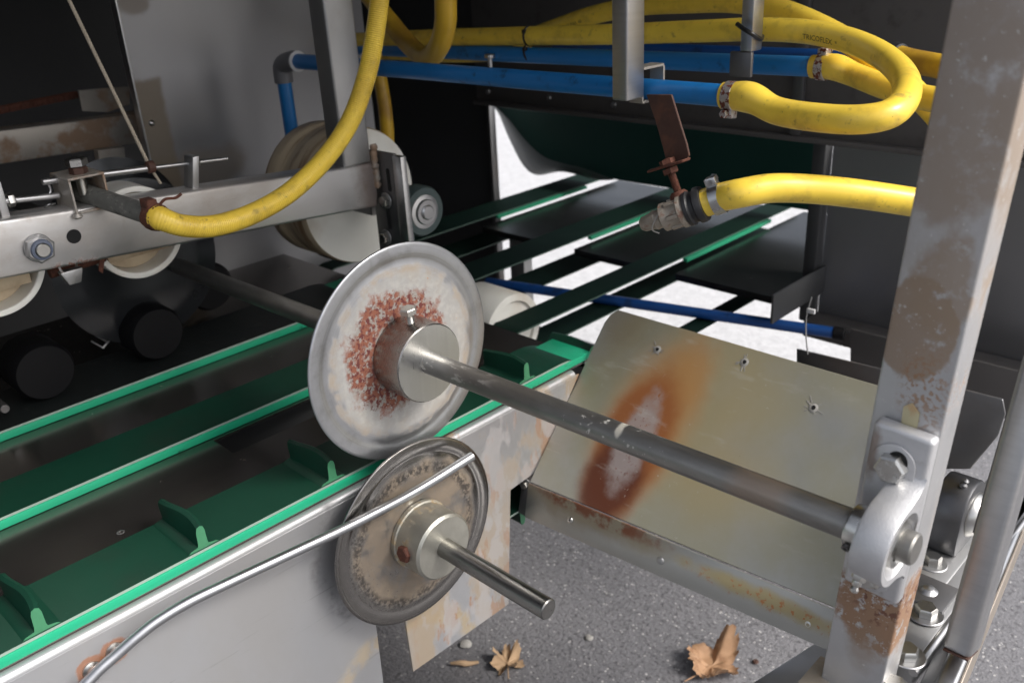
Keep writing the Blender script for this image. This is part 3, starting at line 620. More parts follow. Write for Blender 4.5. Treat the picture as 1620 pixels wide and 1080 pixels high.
# ------------------------------------------------------------------ tray
br = on_tray(1336, 967); n_t = V((0, -slope, 1)).normalized()
t = thing('tray', 'sloping grey sheet tray with a long orange rust stain and folded front lip', 'tray', (bend_l + br) / 2)
tl2 = top_l + X * .0; c1 = on_tray(958, 510)
poly = [bend_l, c1 + V((-.002, 0, 0)), on_tray(966, 497), on_tray(978, 490), on_tray(1402, 613), on_tray(1460, 640), on_tray(1395, 970), br]
obj('sheet', bev(prism(poly, n_t * -.0025), .0007, 1), 'tray', t)
yl = bend_l.y - .0005
l0, l1 = A(838, 765, y=yl), A(818, 812, y=yl)
r0, r1 = br + V((.02, 0, .0)), A(1310, 1024, y=yl)
b0 = bend_l; b1_ = br
lb0 = V((b0.x, b0.y - .012, b0.z - .052)); lb1 = V((A(1313, 1022, y=br.y).x, br.y - .012, br.z - .049))
dn = V((0, -1, -.25)).normalized()
obj('front_lip', bev(prism([b0 + dn * .001, b1_ + X * .012 + dn * .001, V((b1_.x + .012, b1_.y - .012, lb1.z + .014)), lb1, lb0 + V((-.0, 0, 0))], dn * .0025), .0007, 1), 'tray_lip', t)
obj('bottom_return', bev(prism([lb0, lb1, lb1 + V((0, .03, -.003)), lb0 + V((0, .03, -.003))], (0, 0, -.002)), .0005, 1), 'steel_dull', t)
e0 = [b0 + V((-.001, .0, 0)), lb0 + V((-.001, 0, 0)), lb0 + V((-.001, .05, -.02)), b0 + V((-.001, .05, .02))]
obj('end_fold', bev(prism(e0, (-.014, 0, 0)), .0006, 1), 'dark_steel', t)
for q in ((1040, 553), (1178, 573), (1287, 645)):
    p = on_tray(*q) + n_t * .0002
    k = ring(p, n_t, [(.0028, 0), (.0030, .0012), (.0060, .0003)], 20)
    obj('rivet_hole', k, 'pebble', t); obj('hole', lathe(p + n_t * .0003, n_t, [(.0028, 0), (.0028, .0002)], 16), 'hub_hole', t)
    vs, fs = [], []
    for j in range(7):                        # scratched glue marks round each hole
        a = random.uniform(0, 2 * PI); r0_ = random.uniform(.005, .012); d = (tu * math.cos(a) + tv * math.sin(a)); s_ = d.cross(n_t)
        c = p + d * r0_; l = random.uniform(.002, .005); wd = random.uniform(.0005, .0012)
        g = prism([c - d * l - s_ * wd, c + d * l - s_ * wd * .5, c + d * l * 1.2 + s_ * wd * .6, c - d * l * .7 + s_ * wd], n_t * .0003); vs, fs = join((vs, fs), g)
    obj('glue_mark', (vs, fs), 'pebble', t)
def on_lip(px, py):
    a = b0 + dn * .0036; e1 = (b1_ - b0); e2 = (lb0 - b0); n = e1.cross(e2).normalized(); d = ray(px, py)
    return CAM + d * ((a - CAM).dot(n) / d.dot(n)), (n if n.dot(d) < 0 else -n)
for q in ((902, 822), (1279, 987)):
    p, n = on_lip(*q); obj('rivet', ring(p, n, [(.0014, .0006), (.0022, .0022), (.0042, .0016), (.005, 0)], 20), 'bolt_steel', t)
p, n = on_lip(1045, 886); obj('rivet', lathe(p, n, [(.0055, 0), (.004, .002), (.001, .0026)], 20), 'steel_dull', t)
p = A(830, 766, x=-.772); t2 = thing('tray_bolt', 'small dull bolt in the shade at the left corner of the tray', 'bolt', p)
obj('head', hexnut(p, V((.3, -1, 0)), .006, .005), 'bolt_steel', t2); obj('washer', cyl(p + V((-.0015, .005, 0)) * .3, p - V((.3, -1, 0)).normalized() * .0015, .009, 20), 'steel_dull', t2)

# ------------------------------------------------------------------ right post and bearing
PX0, PX1, PY = -.2335, -.182, .61
t = thing('upright_post', 'broad upright square post with brown stains and a bright right face, near the right', 'post', ((PX0 + PX1) / 2, .63, 0))
obj('post', bev(box((PX0, PY, .01), (PX1, .645, 1.5)), .0022, 3), 'post', t)
obj('foot_plate', bev(box((PX0 - .03, PY - .02, .0045), (PX1 + .03, .68, .0095)), .001), 'steel_dull', t)
TILT = .056
q = [A(a, b, y=PY - .0006) + V((-TILT * (A(a, b, y=PY).z - .895), 0, 0)) for a, b in ((1424, 684), (1430, 640), (1444, 634), (1456, 650), (1448, 690))]
obj('sticker_remnant', prism(q, (0, -.0005, 0)), mat('paper_old', (.50, .45, .28), 0, .5, .15, 60, layers=[dict(c=(.5, .25, .1), m=[('n', 60, .5, .65)], a=.5)]), t, label='yellowed scrap left on the post above the bearing')
t.rotation_euler.y = TILT; t.location.x -= .895 * TILT
BX = -.2105
t = thing('pillow_block', 'silver grey cast pillow block bearing bolted to the stained upright post', 'bearing', (BX, PY, .70))
W2, zc = .0225, DU.z + .008
base_y = PY - .0006
hb = []
obj('base', bev(box((BX - W2, base_y - .0135, zc - .074), (BX + W2, base_y, zc + .078)), .004, 3), 'cast_steel', t)
# housing: round barrel about X blending into the base
def housing(xc, hw, R, Ri, cy, cz, by, zs, n=72):
    vs, fs = [], []
    outer = []
    for k in range(n):
        a = 2 * PI * k / n; y, z = -math.cos(a), math.sin(a)
        py_, pz = cy + R * y, cz + R * z
        if y > .05:                               # flare towards the base
            f = min(1, (y - .05) / .5); zz = math.copysign(1, z) * zs if abs(z) > 1e-3 else 0
            pz = cz + (R * z) * (1 - f) + (z / max(abs(z), .25) * zs if abs(z) < 1 else 0) * f; py_ = min(cy + R * y * (1) + f * (by - cy - R * y), by)
        outer.append((py_, pz))
    inner = [(cy - Ri * math.cos(2 * PI * k / n), cz + Ri * math.sin(2 * PI * k / n)) for k in range(n)]
    sec = [(inner, -hw + .002), (inner, -hw), (outer, -hw + .0), (outer, hw), (inner, hw), (inner, hw - .002)]
    def sc(L, s): return [(cy + (y - cy) * s, cz + (z - cz) * s) for y, z in L]
    sec = [(inner, -hw + .006), (sc(inner, 1.03), -hw), (sc(outer, .97), -hw), (outer, -hw + .002), (outer, hw - .002), (sc(outer, .97), hw), (sc(inner, 1.05), hw), (inner, hw - .002), (inner, hw - .012)]
    for L, h in sec:
        vs += [V((xc + h, y, z)) for y, z in L]
    m = len(sec)
    for j in range(m - 1):
        for k in range(n): fs.append((j * n + k, j * n + (k + 1) % n, (j + 1) * n + (k + 1) % n, (j + 1) * n + k))
    return vs, fs
obj('housing', housing(BX + .0105, .0125, .0330, .0255, DU.y, zc, base_y - .012, .047), 'cast_steel', t, smooth=50)
ins = obj('bearing_insert', join(ring(V((BX + .0085, DU.y, zc)), X, [(.0254, -.008), (.0254, .0060), (.0225, .0085), (.0205, .0065), (.0190, .0065), (.0180, .0105), (.0175, .0140), (.0140, .0145), (.0126, .013), (.0126, -.012)], 64),
     ring(V((BX + .0055, DU.y, zc)), X, [(.0126, -.0205), (.0170, -.0205), (.0176, -.019), (.0176, -.0105), (.0126, -.0105)], 48)), 'bolt_steel', t)
obj('grub_screw', lathe(V((BX - .0100, DU.y - .0165, zc - .008)), V((0, -1, -.45)), [(.0032, 0), (.0032, .003), (.0016, .003), (.0014, .001)], 12), 'dark_steel', ins)
for zz, ph in ((zc + .0495, .2), (zc - .0535, .5)):
    by_ = base_y - .0137
    c = V((BX - .002, by_, zz))
    # raised U-shaped land round the slot
    vs, fs = [], []
    arc = [(math.cos(a) * .0165, math.sin(a) * .0165) for a in [PI * k / 16 for k in range(17)]]
    sgn = 1 if zz > zc else -1
    pol = [V((c.x + a, by_, c.z + sgn * b)) for a, b in arc] + [V((c.x - .0165, by_, c.z - sgn * .012)), V((c.x + .0165, by_, c.z - sgn * .012))]
    obj('bolt_land', bev(prism(pol, (0, -.0022, 0)), .0008, 2), 'cast_steel', t)
    slot = [V((c.x + .003 + .0075 * math.cos(2 * PI * k / 20), by_ - .00225, c.z + sgn * .004 + .0085 * math.sin(2 * PI * k / 20))) for k in range(20)]
    obj('slot', prism(slot, (0, -.0002, 0)), 'hub_hole', t)
    bo = V((c.x + .0005, by_ - .0025, c.z - sgn * .0015))
    b = obj('bolt', join(hexnut(bo, -Y, .0118, .0078, ph), cyl(bo - Y * .0079, bo - Y * .0083, .0092, 24, .0002)), 'bolt_steel', t)
    # stamped marks on the head
    tx = bpy.data.curves.new('stamp', 'FONT')
    dg = None
    vs, fs = [], []
    for i, ch in enumerate('A2-70' + ' ' + 'THE'):
        if ch == ' ': continue
        cu = bpy.data.curves.new('stamp', 'FONT'); cu.body = ch; cu.size = .0042; cu.align_x = 'CENTER'; cu.extrude = .0002
        to = bpy.data.objects.new('stamp', cu); C.objects.link(to)
        me = bpy.data.meshes.new_from_object(to.evaluated_get(bpy.context.evaluated_depsgraph_get()))
        bpy.data.objects.remove(to); a = 1.9 - i * .62
        Mx = Matrix.Translation(bo - Y * .0084) @ Matrix.Rotation(PI / 2, 4, 'X') @ Matrix.Rotation(a - PI / 2, 4, 'Z') @ Matrix.Translation((0, .0050, 0))
        vs, fs = join((vs, fs), ([Mx @ v.co for v in me.vertices], [tuple(p.vertices) for p in me.polygons]))
    obj('head_stamp', (vs, fs), 'machined', b, smooth=0)
np_ = V((BX + .002, DU.y - .012, zc - .0300)); nd = V((0, -.45, -.9)).normalized()
obj('grease_nipple', join(hexnut(np_, nd, .0058, .005), lathe(np_ + nd * .0055, nd, [(.0036, 0), (.0036, .003), (.0022, .005), (.0034, .007), (.0030, .009), (.0012, .010)], 16)), 'bolt_steel', t)

t.rotation_euler.y = TILT; t.location.x -= .004
# right-hand frame beam, second bearing, slanted cover tube
t = thing('frame_beam', 'horizontal steel frame beam with washers and bolts, behind the foot of the upright post', 'frame beam', (-.22, .9, .56))
obj('beam', bev(box((-.246, .662, .55), (-.190, 1.35, .60)), .003, 2), 'steel_dull', t)
obj('rounded_edge', sweep([V((-.189, .655, .5965)), V((-.189, 1.35, .5965))], .004, 16), 'steel_brushed', t)
for px, py, ph in ((1464, 966, .3), (1434, 1032, .7), (1412, 1085, .1)):
    c = A(px, py + 6, z=.601)
    obj('washer', cyl(c, c + Z * .002, .0165, 40), 'steel', t); obj('bolt', hexnut(c + Z * .0021, Z, .0100, .0085, ph), 'bolt_steel', t)
c = A(1468, 936, z=.603)
obj('shim_plate', bev(obox(c, (.022, 0, 0), (0, .022, 0), (0, 0, .0018)), .0012), 'dark_steel', t); obj('pin', lathe(c + Z * .0018, Z, [(.009, 0), (.006, .002), (.005, .004), (.001, .005)], 24), 'steel', t)
c2 = A(1520, 800, y=.87)
t = thing('pillow_block', 'darker pillow block bearing on the frame beam, half hidden behind the slanted tube', 'bearing', (c2.x, c2.y, .602))
BY2 = .865; zc2 = .672; bx2 = A(1515, 800, y=BY2).x; zc2 = A(1520, 806, y=BY2).z
obj('base', bev(box((bx2 - .024, BY2 - .075, zc2 - .058), (bx2 + .022, BY2 + .075, zc2 - .036)), .003, 2), 'cast_dark', t)
def upright_housing(xc, hw, R, cy, cz, zb, ys, n=64):
    out = []
    for k in range(n):
        a = 2 * PI * k / n; y, z = math.sin(a), math.cos(a)
        py_, pz = R * y, R * z
        if z < 0: f = min(1, -z * 1.2); pz = pz * (1 - f) + (zb - cz) * f; py_ = (R + (ys - R) * f) * (y if abs(y) > .3 else y)
        out.append(V((xc - hw, cy + py_, cz + pz)))
    return bev(prism(out, (2 * hw, 0, 0)), .003, 2)
obj('housing', upright_housing(bx2, .016, .036, BY2, zc2, zc2 - .036, .05), 'cast_dark', t)
obj('bearing_insert', ring(V((bx2 + .016, BY2, zc2)), X, [(.014, 0), (.014, .008), (.019, .008), (.024, .002), (.024, 0)], 40), 'bolt_steel', t)
q = V((bx2 + .002, BY2 - .058, zc2 - .0355)); obj('washer', cyl(q, q + Z * .002, .0145, 32), 'steel_dull', t); obj('bolt', hexnut(q + Z * .0021, Z, .0085, .009, .4), 'bolt_steel', t)
q = V((bx2 + .004, BY2 - .01, zc2 + .034)); obj('grease_nipple', lathe(q, V((.3, 0, 1)), [(.004, 0), (.004, .003), (.002, .005), (.0034, .008), (.001, .010)], 12), 'dark_steel', t)
single('cross_shaft', cyl(V((bx2 - .075, BY2, zc2)), V((bx2 + .03, BY2, zc2)), .0135, 32), 'steel', 'short steel shaft end in the darker bearing, behind the upright post', 'shaft')
single('spacer_block', bev(box((bx2 - .030, BY2 - .082, .6012), (bx2 + .0245, BY2 + .09, zc2 - .0585)), .002), 'steel_dull', 'flat steel spacer block under the darker bearing', 'block')
xs = -.176
s0, s1 = A(1488, 1024, x=xs), A(1620, 552, x=xs)
dr = (s1 - s0).normalized(); s1 = s0 + dr * .42; w2 = dr.cross(X).normalized()
if w2.y < 0: w2 = -w2
t = thing('slanted_tube', 'slanting satin steel cover tube with a rusty lower end, at the right edge', 'tube', s0)
o_ = s0 + w2 * .016 + X * .012
obj('tube', bev(obox((o_ + o_ + dr * .42) / 2, dr * .21, w2 * .016, X * .012), .005, 3), 'steel_brushed', t)
obj('rusty_end', bev(obox(o_ - dr * .001, dr * .0012, w2 * .0145, X * .0105), .0008), 'rust_smooth', t)
single('slanted_shield', bev(prism([s0 + V((-.003, .05, .09)), s0 + V((-.003, .11, .09)), s1 + V((-.003, .09, 0)), s1 + V((-.003, .03, 0))], (-.002, 0, 0)), .0006, 1), 'dark_steel',
       'dark sheet leaning behind the slanting cover tube', 'sheet')
t = thing('sill_rail', 'shiny folded steel rail along the right edge above the asphalt', 'rail', (-.17, .9, .5))
r0_, r1_ = A(1515, 1080, z=.6), A(1620, 826, z=.6)
dd = (r1_ - r0_).normalized(); pr = V((-dd.y, dd.x, 0))
st = r0_ - dd * .12; en = r1_ + dd * .35
obj('top_fold', bev(prism([st, en, en + pr * .016, st + pr * .016], (0, 0, -.03)), .0035, 3), 'polished', t)
obj('outer_face', bev(prism([st - pr * .0005 + Z * -.004, en - pr * .0005 - Z * .004, en - pr * .0005 - Z * .035, st - pr * .0005 - Z * .035], -pr * .002), .0005, 1), 'sill', t)
obj('inner_channel', bev(prism([st + pr * .0165, en + pr * .0165, en + pr * .03, st + pr * .03], (0, 0, .004)), .0005, 1), 'steel_brushed', t).location.z -= .03
# small block and pale plate at the foot of the post
single('post_bracket', bev(box((PX0 - .030, .585, .575), (PX0 - .0005, .635, .585)), .001), 'bar_rusty', 'small rusty steel bracket plate at the left of the post foot, under the tray corner', 'bracket')
single('base_plate', bev(prism([A(1165, 1095, z=.30), A(1295, 1012, z=.30), A(1345, 1020, z=.30), A(1345, 1110, z=.30), A(1260, 1110, z=.30)], (0, 0, -.012)), .002), 'steel',
       'pale grey steel plate under the right corner of the tray, at the bottom edge', 'plate')

# ------------------------------------------------------------------ left frame bar with wheels
bx0, bx1 = -1.142, -1.10
def barz(y): return .908 - .042 * (y - .28) / .54 * 1.0
t = thing('frame_bar', 'long grey square frame bar across the upper left, above the white wheels', 'bar', (bx1, .3, .88))
pA, pB = V(((bx0 + bx1) / 2, -.35, barz(-.35))), V(((bx0 + bx1) / 2, .818, barz(.818)))
dbar = (pB - pA).normalized(); up = X.cross(dbar).normalized()
obj('tube', bev(obox((pA + pB) / 2, X * .021, dbar * ((pB - pA).length / 2), up * .0335), .0045, 3), 'frame_bar', t)
p = A(117, 374, x=bx1 + .0004); obj('bore', lathe(p, X, [(.0085, 0), (.0085, .0003)], 28), 'hub_hole', t)
p = A(60, 392, x=bx1 + .0005)
nut = obj('lock_nut', join(cyl(p, p + X * .0018, .0165, 32), hexnut(p + X * .0019, X, .0168, .010, .3)), 'steel_dull', t)
obj('nylon_ring', ring(p + X * .0115, X, [(.0085, 0), (.0085, .0035), (.0115, .003), (.0125, 0)], 32), mat('nylon_blue', (.10, .12, .17), 0, .4), nut); obj('bolt_end', cyl(p + X * .011, p + X * .018, .008, 24), 'bolt_steel', nut)
for yy, lb in ((.463, 'white cup shaped wheel under the frame bar, right one, beside the hose end'), (.283, 'white cup shaped wheel under the frame bar, left one at the picture edge')):
    c = V((-1.148, yy, .873 + (.463 - yy) * .02)); r = .0605
    t = thing('press_wheel', lb, 'wheel', c - Z * r, 'white wheels under the frame bar')
    obj('rim', ring(c, X, [(r, -.055), (r, -.001), (r - .001, 0), (r - .0065, 0), (r - .0075, -.001), (r - .0085, -.040), (r - .0085, -.055)], 64), 'white_plastic', t)
    obj('web', ring(c, X, [(.008, -.030), (r - .0088, -.030), (r - .0088, -.040), (.008, -.040)], 48), 'stained_plastic', t)
    hw_ = .045
    obj('spacer', bev(box((c.x - .028, c.y - hw_, c.z - .030), (c.x - .003, c.y + .040, c.z + .01)), .001), 'stained_plastic', t)
# wheel linkage rod under the bar (rusty) with a little lug
t = thing('link_rod', 'rusty rod with a pale lug hanging under the frame bar between the wheels', 'rod', A(110, 425, x=-1.13))
obj('rod', cyl(A(78, 432, x=-1.15), A(165, 405, x=-1.15), .007, 16), 'rust', t)
p = A(106, 418, x=-1.125); obj('ring', ring(p, V((1, .3, .1)), [(.0115, 0), (.0135, .0015), (.0115, .003)], 24), 'clamp', t)
p = A(110, 434, x=-1.13); obj('lug', bev(prism([p + V((0, -.014, .008)), p + V((0, .014, .008)), p + V((0, .008, -.010)), p + V((0, -.007, -.010))], (.012, 0, 0)), .002), 'steel_dull', t)
single('rusty_tab', bev(prism([A(157, 402, x=-1.13), A(166, 402, x=-1.13), A(162, 432, x=-1.13), A(155, 428, x=-1.13)], (.002, 0, 0)), .0004, 1), 'rust', 'small rusty tab under the frame bar left of the right white wheel', 'tab')
# upright post and slotted plate
t = thing('hanger_post', 'upright square post standing on the end of the frame bar, behind the long hose', 'post', (-1.12, .79, .92))
y0p = A(537, 200, x=-1.1).y
obj('tube', bev(box((-1.139, .762, barz(.79) + .0335), (-1.1005, .812, 1.52)), .004, 3), 'steel_dull', t)
single('weld_bead', sweep([V((-1.0995 + random.uniform(-.001, .001), .817 + random.uniform(-.001, .001), .862 + .066 * k / 14)) for k in range(15)], lambda i, s: .0045 + .0018 * (i % 2), 10), 'bar_rusty', 'lumpy weld bead at the end of the frame bar', 'weld')
t = thing('slotted_plate', 'dark slotted steel plate at the end of the frame bar, carrying the green bearing', 'plate', (-1.08, .825, .76))
pz0, pz1 = A(600, 420, y=.822).z, A(600, 240, y=.822).z
x0, x1, x2 = A(590, 300, y=.822).x, A(628, 300, y=.822).x, A(642, 300, y=.822).x
obj('plate', bev(box((x0, .822, pz0), (x1, .828, pz1)), .001), 'dark_steel', t)
obj('flange', bev(box((x1 - .001, .8195, pz0), (x2 - .002, .8300, pz1 - .002)), .001), 'steel_brushed', t)
for py in (285, 345):
    p = A(615, py, y=.8215); vs = [p + V((.004 * math.cos(a), 0, .004 * math.sin(a) + (.014 if math.sin(a) > 0 else -.014))) for a in [2 * PI * k / 16 for k in range(16)]]
    obj('slot', prism(vs, (0, -.0003, 0)), 'hub_hole', t)
for py in (317, 375):
    p = A(612, py, y=.8208); obj('washer', cyl(p, p - Y * .002, .0125, 28), 'steel_dull', t); obj('bolt', hexnut(p - Y * .0021, -Y, .0085, .0075, .3), 'bolt_steel', t)
cb = A(672, 335, y=.873)
t = thing('flange_bearing', 'green painted bearing with a shiny shaft end, behind the slotted plate', 'bearing', cb)
cbx = cb.x
obj('housing', housing(cbx - .012, .014, .040, .026, .873, cb.z, .835, .05) if False else join(lathe(V((cbx - .026, .873, cb.z)), X, [(.038, 0), (.040, .002), (.040, .020), (.037, .026), (.027, .026), (.025, .02)], 56),
    bev(box((cbx - .024, .8300, cb.z - .062), (cbx - .002, .851, cb.z + .05)), .003)), 'bearing_green', t)
obj('inner_ring', ring(V((cbx, .873, cb.z)), X, [(.012, -.004), (.012, .006), (.0185, .006), (.020, .002), (.0265, .001), (.0265, -.004)], 48), 'steel', t)
cb2 = V((cbx, .873, cb.z))
t = thing('white_drum', 'big white plastic drum with brown stains, hanging behind the frame bar end', 'drum', (-1.25, .873, cb.z - .12))
rD = .117; xf, xb_ = -1.225, -1.345
obj('drum', lathe(V((xb_, .873, cb.z)), X, [(rD * .93, 0), (rD * .97, .006), (rD * .97, .04), (rD * .955, .043), (rD * .955, .06), (rD * .97, .063), (rD * .97, xf - xb_ - .006), (rD * .95, xf - xb_), (.02, xf - xb_)], 96), 'stained_plastic', t, m2='white_plastic', m2n=X, m2min=.7)
obj('axle', cyl(V((xf - .0, .873, cb.z)), V((cbx + .010, .873, cb.z)), .0118, 32, .002), 'steel', t)
obj('axle_boss', bev(obox(V((xf + .03, .872, cb.z + .0)), X * .028, Y * .022, Z * .02), .004), 'dark_steel', t)

# clamp box with nozzle pipe and the long hose
c = A(143, 306, x=-1.095)
t = thing('clamp_box', 'thin walled steel box clamp with a hex bolt on top, standing on the frame bar', 'clamp', c - Z * .025)
s = .0215; th = .0028; x0, x1 = -1.150, -1.095
obj('box', join(bev(box((x0, c.y - s, c.z + s - th), (x1, c.y + s, c.z + s)), .0006, 1), bev(box((x0, c.y - s, c.z - s), (x1, c.y - s + th, c.z + s - th - .0002)), .0006, 1),
                bev(box((x0, c.y + s - th, c.z - s), (x1, c.y + s, c.z + s - th - .0002)), .0006, 1), bev(box((x0, c.y - s + th, c.z - s), (x1, c.y + s - th, c.z - s + th)), .0006, 1)), 'bar_rusty', t)
bz = c + V((-.020, 0, s))
obj('nut', hexnut(bz, Z, .0105, .008, .2), 'rust_smooth', t)
obj('bolt', join(lathe(bz - Z * .026, Z, sum([[(.0052, .0014 * k), (.0060, .0014 * k + .0007)] for k in range(25)], []), 16), hexnut(bz + Z * .0095, Z, .0125, .009, .1)), 'bolt_steel', t)
obj('foot', lathe(c + V((.0, -s + .001, -s - .004)), Z, [(.004, 0), (.006, .002), (.004, .006)], 14), 'bar_rusty', t)
nz0, nz1 = V((-1.150, c.y + .002, c.z - .004)), A(249, 344, x=-1.0)
single('nozzle_pipe', cyl(nz0, nz1, .0118, 28), mat('pipe_grey', (.17, .17, .155), .4, .6, .35, 90, bump=.0006, bs=200, layers=[dict(c=(.32, .31, .28), m=[('n', 160, .56, .68)], a=.6), dict(c=(.06, .055, .05), m=[('n', 90, .56, .66)], a=.6)]), 'grey steel pipe stub leaving the box clamp, with the long yellow hose on its end', 'pipe')
dN = (nz1 - nz0).normalized()
t = thing('hose_clamp', 'crumpled dark rusty band clamp where the long hose meets the grey pipe stub', 'hose clamp', nz1, 'clamps on the yellow hoses')
g = ring(nz1 - dN * .012, dN, [(.0135, 0), (.0155, .001), (.0160, .008), (.0150, .016), (.0135, .017)], 40)
g = ([v + V((random.uniform(-1, 1), random.uniform(-1, 1), random.uniform(-1, 1))) * .0006 for v in g[0]], g[1])
obj('band', g, 'rust', t)
obj('tongue', sweep(catmull([nz1 + V((0, .004, .012)), nz1 + V((0.003, .012, .019)), nz1 + V((.004, .024, .018)), nz1 + V((.004, .032, .021))], 5), lambda i, s: .0018, 6), 'rust', t)
obj('screw_lug', bev(obox(nz1 - dN * .004 + V((0, -.004, .0165)), dN * .007, V((0, .006, 0)), Z * .0055), .001), 'rust', t)
HP = {}
def hose(name_key, pts, r, m, label, group='yellow water hoses', ribs=False, n=24, sw=None, ties=()):
    path = catmull(pts, 14)
    if ribs: path = resample(path, .0009); rf = lambda i, s: r + (.00045 if (i % 3 == 0) else -.00015) + (.0018 * math.exp(-((s) / .02) ** 2) if sw else 0)
    else: rf = lambda i, s: r + (sw * math.exp(-((s - .030) / .018) ** 2) if sw else 0)
    if not ribs: path = resample(path, .004)
    HP[name_key] = (path, r)
    o = thing('yellow_hose', label, 'hose', path[0], group)
    obj('tube', sweep(path, rf, n), m, o, smooth=60)
    return o
def letters(text, path, s0, size, r, ang, parent, flip=False):
    T, U = frames(path); cum = [0]
    for a, b in zip(path, path[1:]): cum.append(cum[-1] + (b - a).length)
    cu = bpy.data.curves.new('printed', 'FONT'); cu.body = text; cu.size = size; cu.resolution_u = 2
    to = bpy.data.objects.new('printed', cu); C.objects.link(to)
    me = bpy.data.meshes.new_from_object(to.evaluated_get(bpy.context.evaluated_depsgraph_get())); bpy.data.objects.remove(to)
    import bisect
    vs = []
    for v in me.vertices:
        s_ = s0 + (-v.co.x if flip else v.co.x); i = min(max(bisect.bisect(cum, s_) - 1, 0), len(path) - 2)
        f = (s_ - cum[i]) / max(1e-9, cum[i + 1] - cum[i]); p = path[i].lerp(path[i + 1], f); t_ = T[i].lerp(T[i + 1], f).normalized()
        up_ = (ang - t_ * ang.dot(t_)).normalized(); sd_ = t_.cross(up_)
        a = v.co.y / r * (1 if flip else -1)
        vs.append(p + (up_ * math.cos(a) + sd_ * math.sin(a)) * (r + .0004))
    return obj('printed_lettering', (vs, [tuple(p.vertices) for p in me.polygons]), 'print_ink', parent, smooth=0)
h1 = hose('long', [nz1 - dN * .006, nz1 + dN * .006, A(290, 357, x=-.985), A(340, 357, x=-.99), A(400, 338, x=-1.0), A(460, 303, x=-1.0), A(515, 250, x=-1.0), A(555, 190, x=-1.0), A(580, 120, x=-1.0), A(594, 50, x=-1.0), A(602, -20, x=-1.0), A(606, -110, x=-1.0), A(606, -200, x=-1.0)],
          .0125, 'yellow_hose', 'long bright ribbed yellow hose curving down from the top to the box clamp', ribs=True, sw=.0015, n=28)
# rods, lug, rope
t = thing('adjusting_rod', 'thin steel rod with collar and flat stand-off above the frame bar', 'rod', A(200, 275, x=-1.13))
obj('rod', cyl(A(66, 288, x=-1.13), A(237, 266, x=-1.13), .0042, 16), 'steel', t); obj('thin_end', cyl(A(237, 266, x=-1.13), A(360, 251, x=-1.13), .0026, 12), 'steel', t)
p = A(238, 264, x=-1.13); obj('collar', lathe(p - Y * .006, Y, [(.004, 0), (.0075, .002), (.008, .006), (.0075, .010), (.004, .012)], 16), 'rust_smooth', t)
p0, p1 = A(303, 246, x=-1.125), A(303, 296, x=-1.125)
obj('stand_off', bev(obox((p0 + p1) / 2, X * .012, Y * .0045, (p0 - p1) / 2), .0008), 'steel_dull', t); p = A(311, 258, x=-1.122); obj('nut', hexnut(p, Y, .0045, .004), 'bolt_steel', t)
t = thing('spring_rod', 'short steel rod with nut and small spring at the left edge above the frame bar', 'rod', A(50, 315, x=-1.13))
obj('rod', cyl(A(-20, 321, x=-1.13), A(94, 309, x=-1.13), .0040, 16), 'steel', t); p = A(12, 317, x=-1.13); obj('nut', hexnut(p, Y, .0085, .007, .3), 'bolt_steel', t)
c = A(78, 322, x=-1.13); obj('spring', sweep([c + V((.006 * math.cos(k * .7), .006 * math.sin(k * .7), -.0006 * k)) for k in range(38)], .0011, 8), 'steel_dull', t)
obj('hook', sweep(catmull([A(70, 288, x=-1.13), A(77, 292, x=-1.13), A(80, 302, x=-1.13), A(75, 312, x=-1.13)], 5), .0014, 8), 'steel', t)
obj('stand_off', bev(obox((A(2, 300, x=-1.125) + A(2, 365, x=-1.125)) / 2, X * .012, Y * .0045, Z * .034), .0008), 'steel_dull', t)
ra, rb = A(80, -60, x=-1.2), A(236, 262, x=-1.14); rc = A(254, 290, x=-1.145)
vs = ([], []); L = (rb - ra).length; dR, uR, vR = frame(rb - ra)
for j in range(3):
    path = [ra + dR * (L * k / 260) + (uR * math.cos(k * .55 + j * 2.094) + vR * math.sin(k * .55 + j * 2.094)) * .0011 for k in range(261)]
    vs = join(vs, sweep(path, .0013, 8))
vs = join(vs, sweep([rb, rb.lerp(rc, .5), rc], .0018, 8))
single('rope', vs, 'rope', 'thin pale twisted cord running down from the top left to the rod collar', 'cord')
# far left bar, chain, brackets
t = thing('rusty_bar', 'pale rust stained bar in the shade at the upper left, behind the frame bar', 'bar', (-1.77, .5, .88))
za, zb_ = A(0, 207, x=-1.75), A(0, 260, x=-1.75); zc_ = A(232, 178, x=-1.75); zd = A(230, 225, x=-1.75)
def ex(p, q, y): return p + (q - p) * ((y - p.y) / (q.y - p.y))
P_ = [ex(za, zc_, 0.0), ex(za, zc_, 1.2), ex(zb_, zd, 1.2), ex(zb_, zd, 0.0)]
obj('tube', bev(prism(P_, (-.05, 0, 0)), .003, 2), 'bar_rusty', t)
single('bar_bracket', bev(prism([A(a, b, x=-1.79) for a, b in ((124, 143), (205, 137), (205, 165), (170, 178), (130, 176))], (-.004, 0, 0)), .0006, 1), 'bar_rusty', 'brown bracket plate standing on the pale rusty bar, by the cord', 'bracket')
single('bar_bracket', bev(prism([A(a, b, x=-1.70) for a, b in ((155, 238), (197, 232), (200, 270), (160, 275))], (-.02, 0, 0)), .001, 1), 'bar_rusty', 'pale bracket block below the rusty bar, above the box clamp', 'bracket')
t = thing('roller_chain', 'dark rusty roller chain lying along the top left in the shade', 'chain', A(50, 165, x=-1.85))
ca, cb_ = A(-20, 178, x=-1.85), A(120, 150, x=-1.85); gv = ([], []); nl = 16
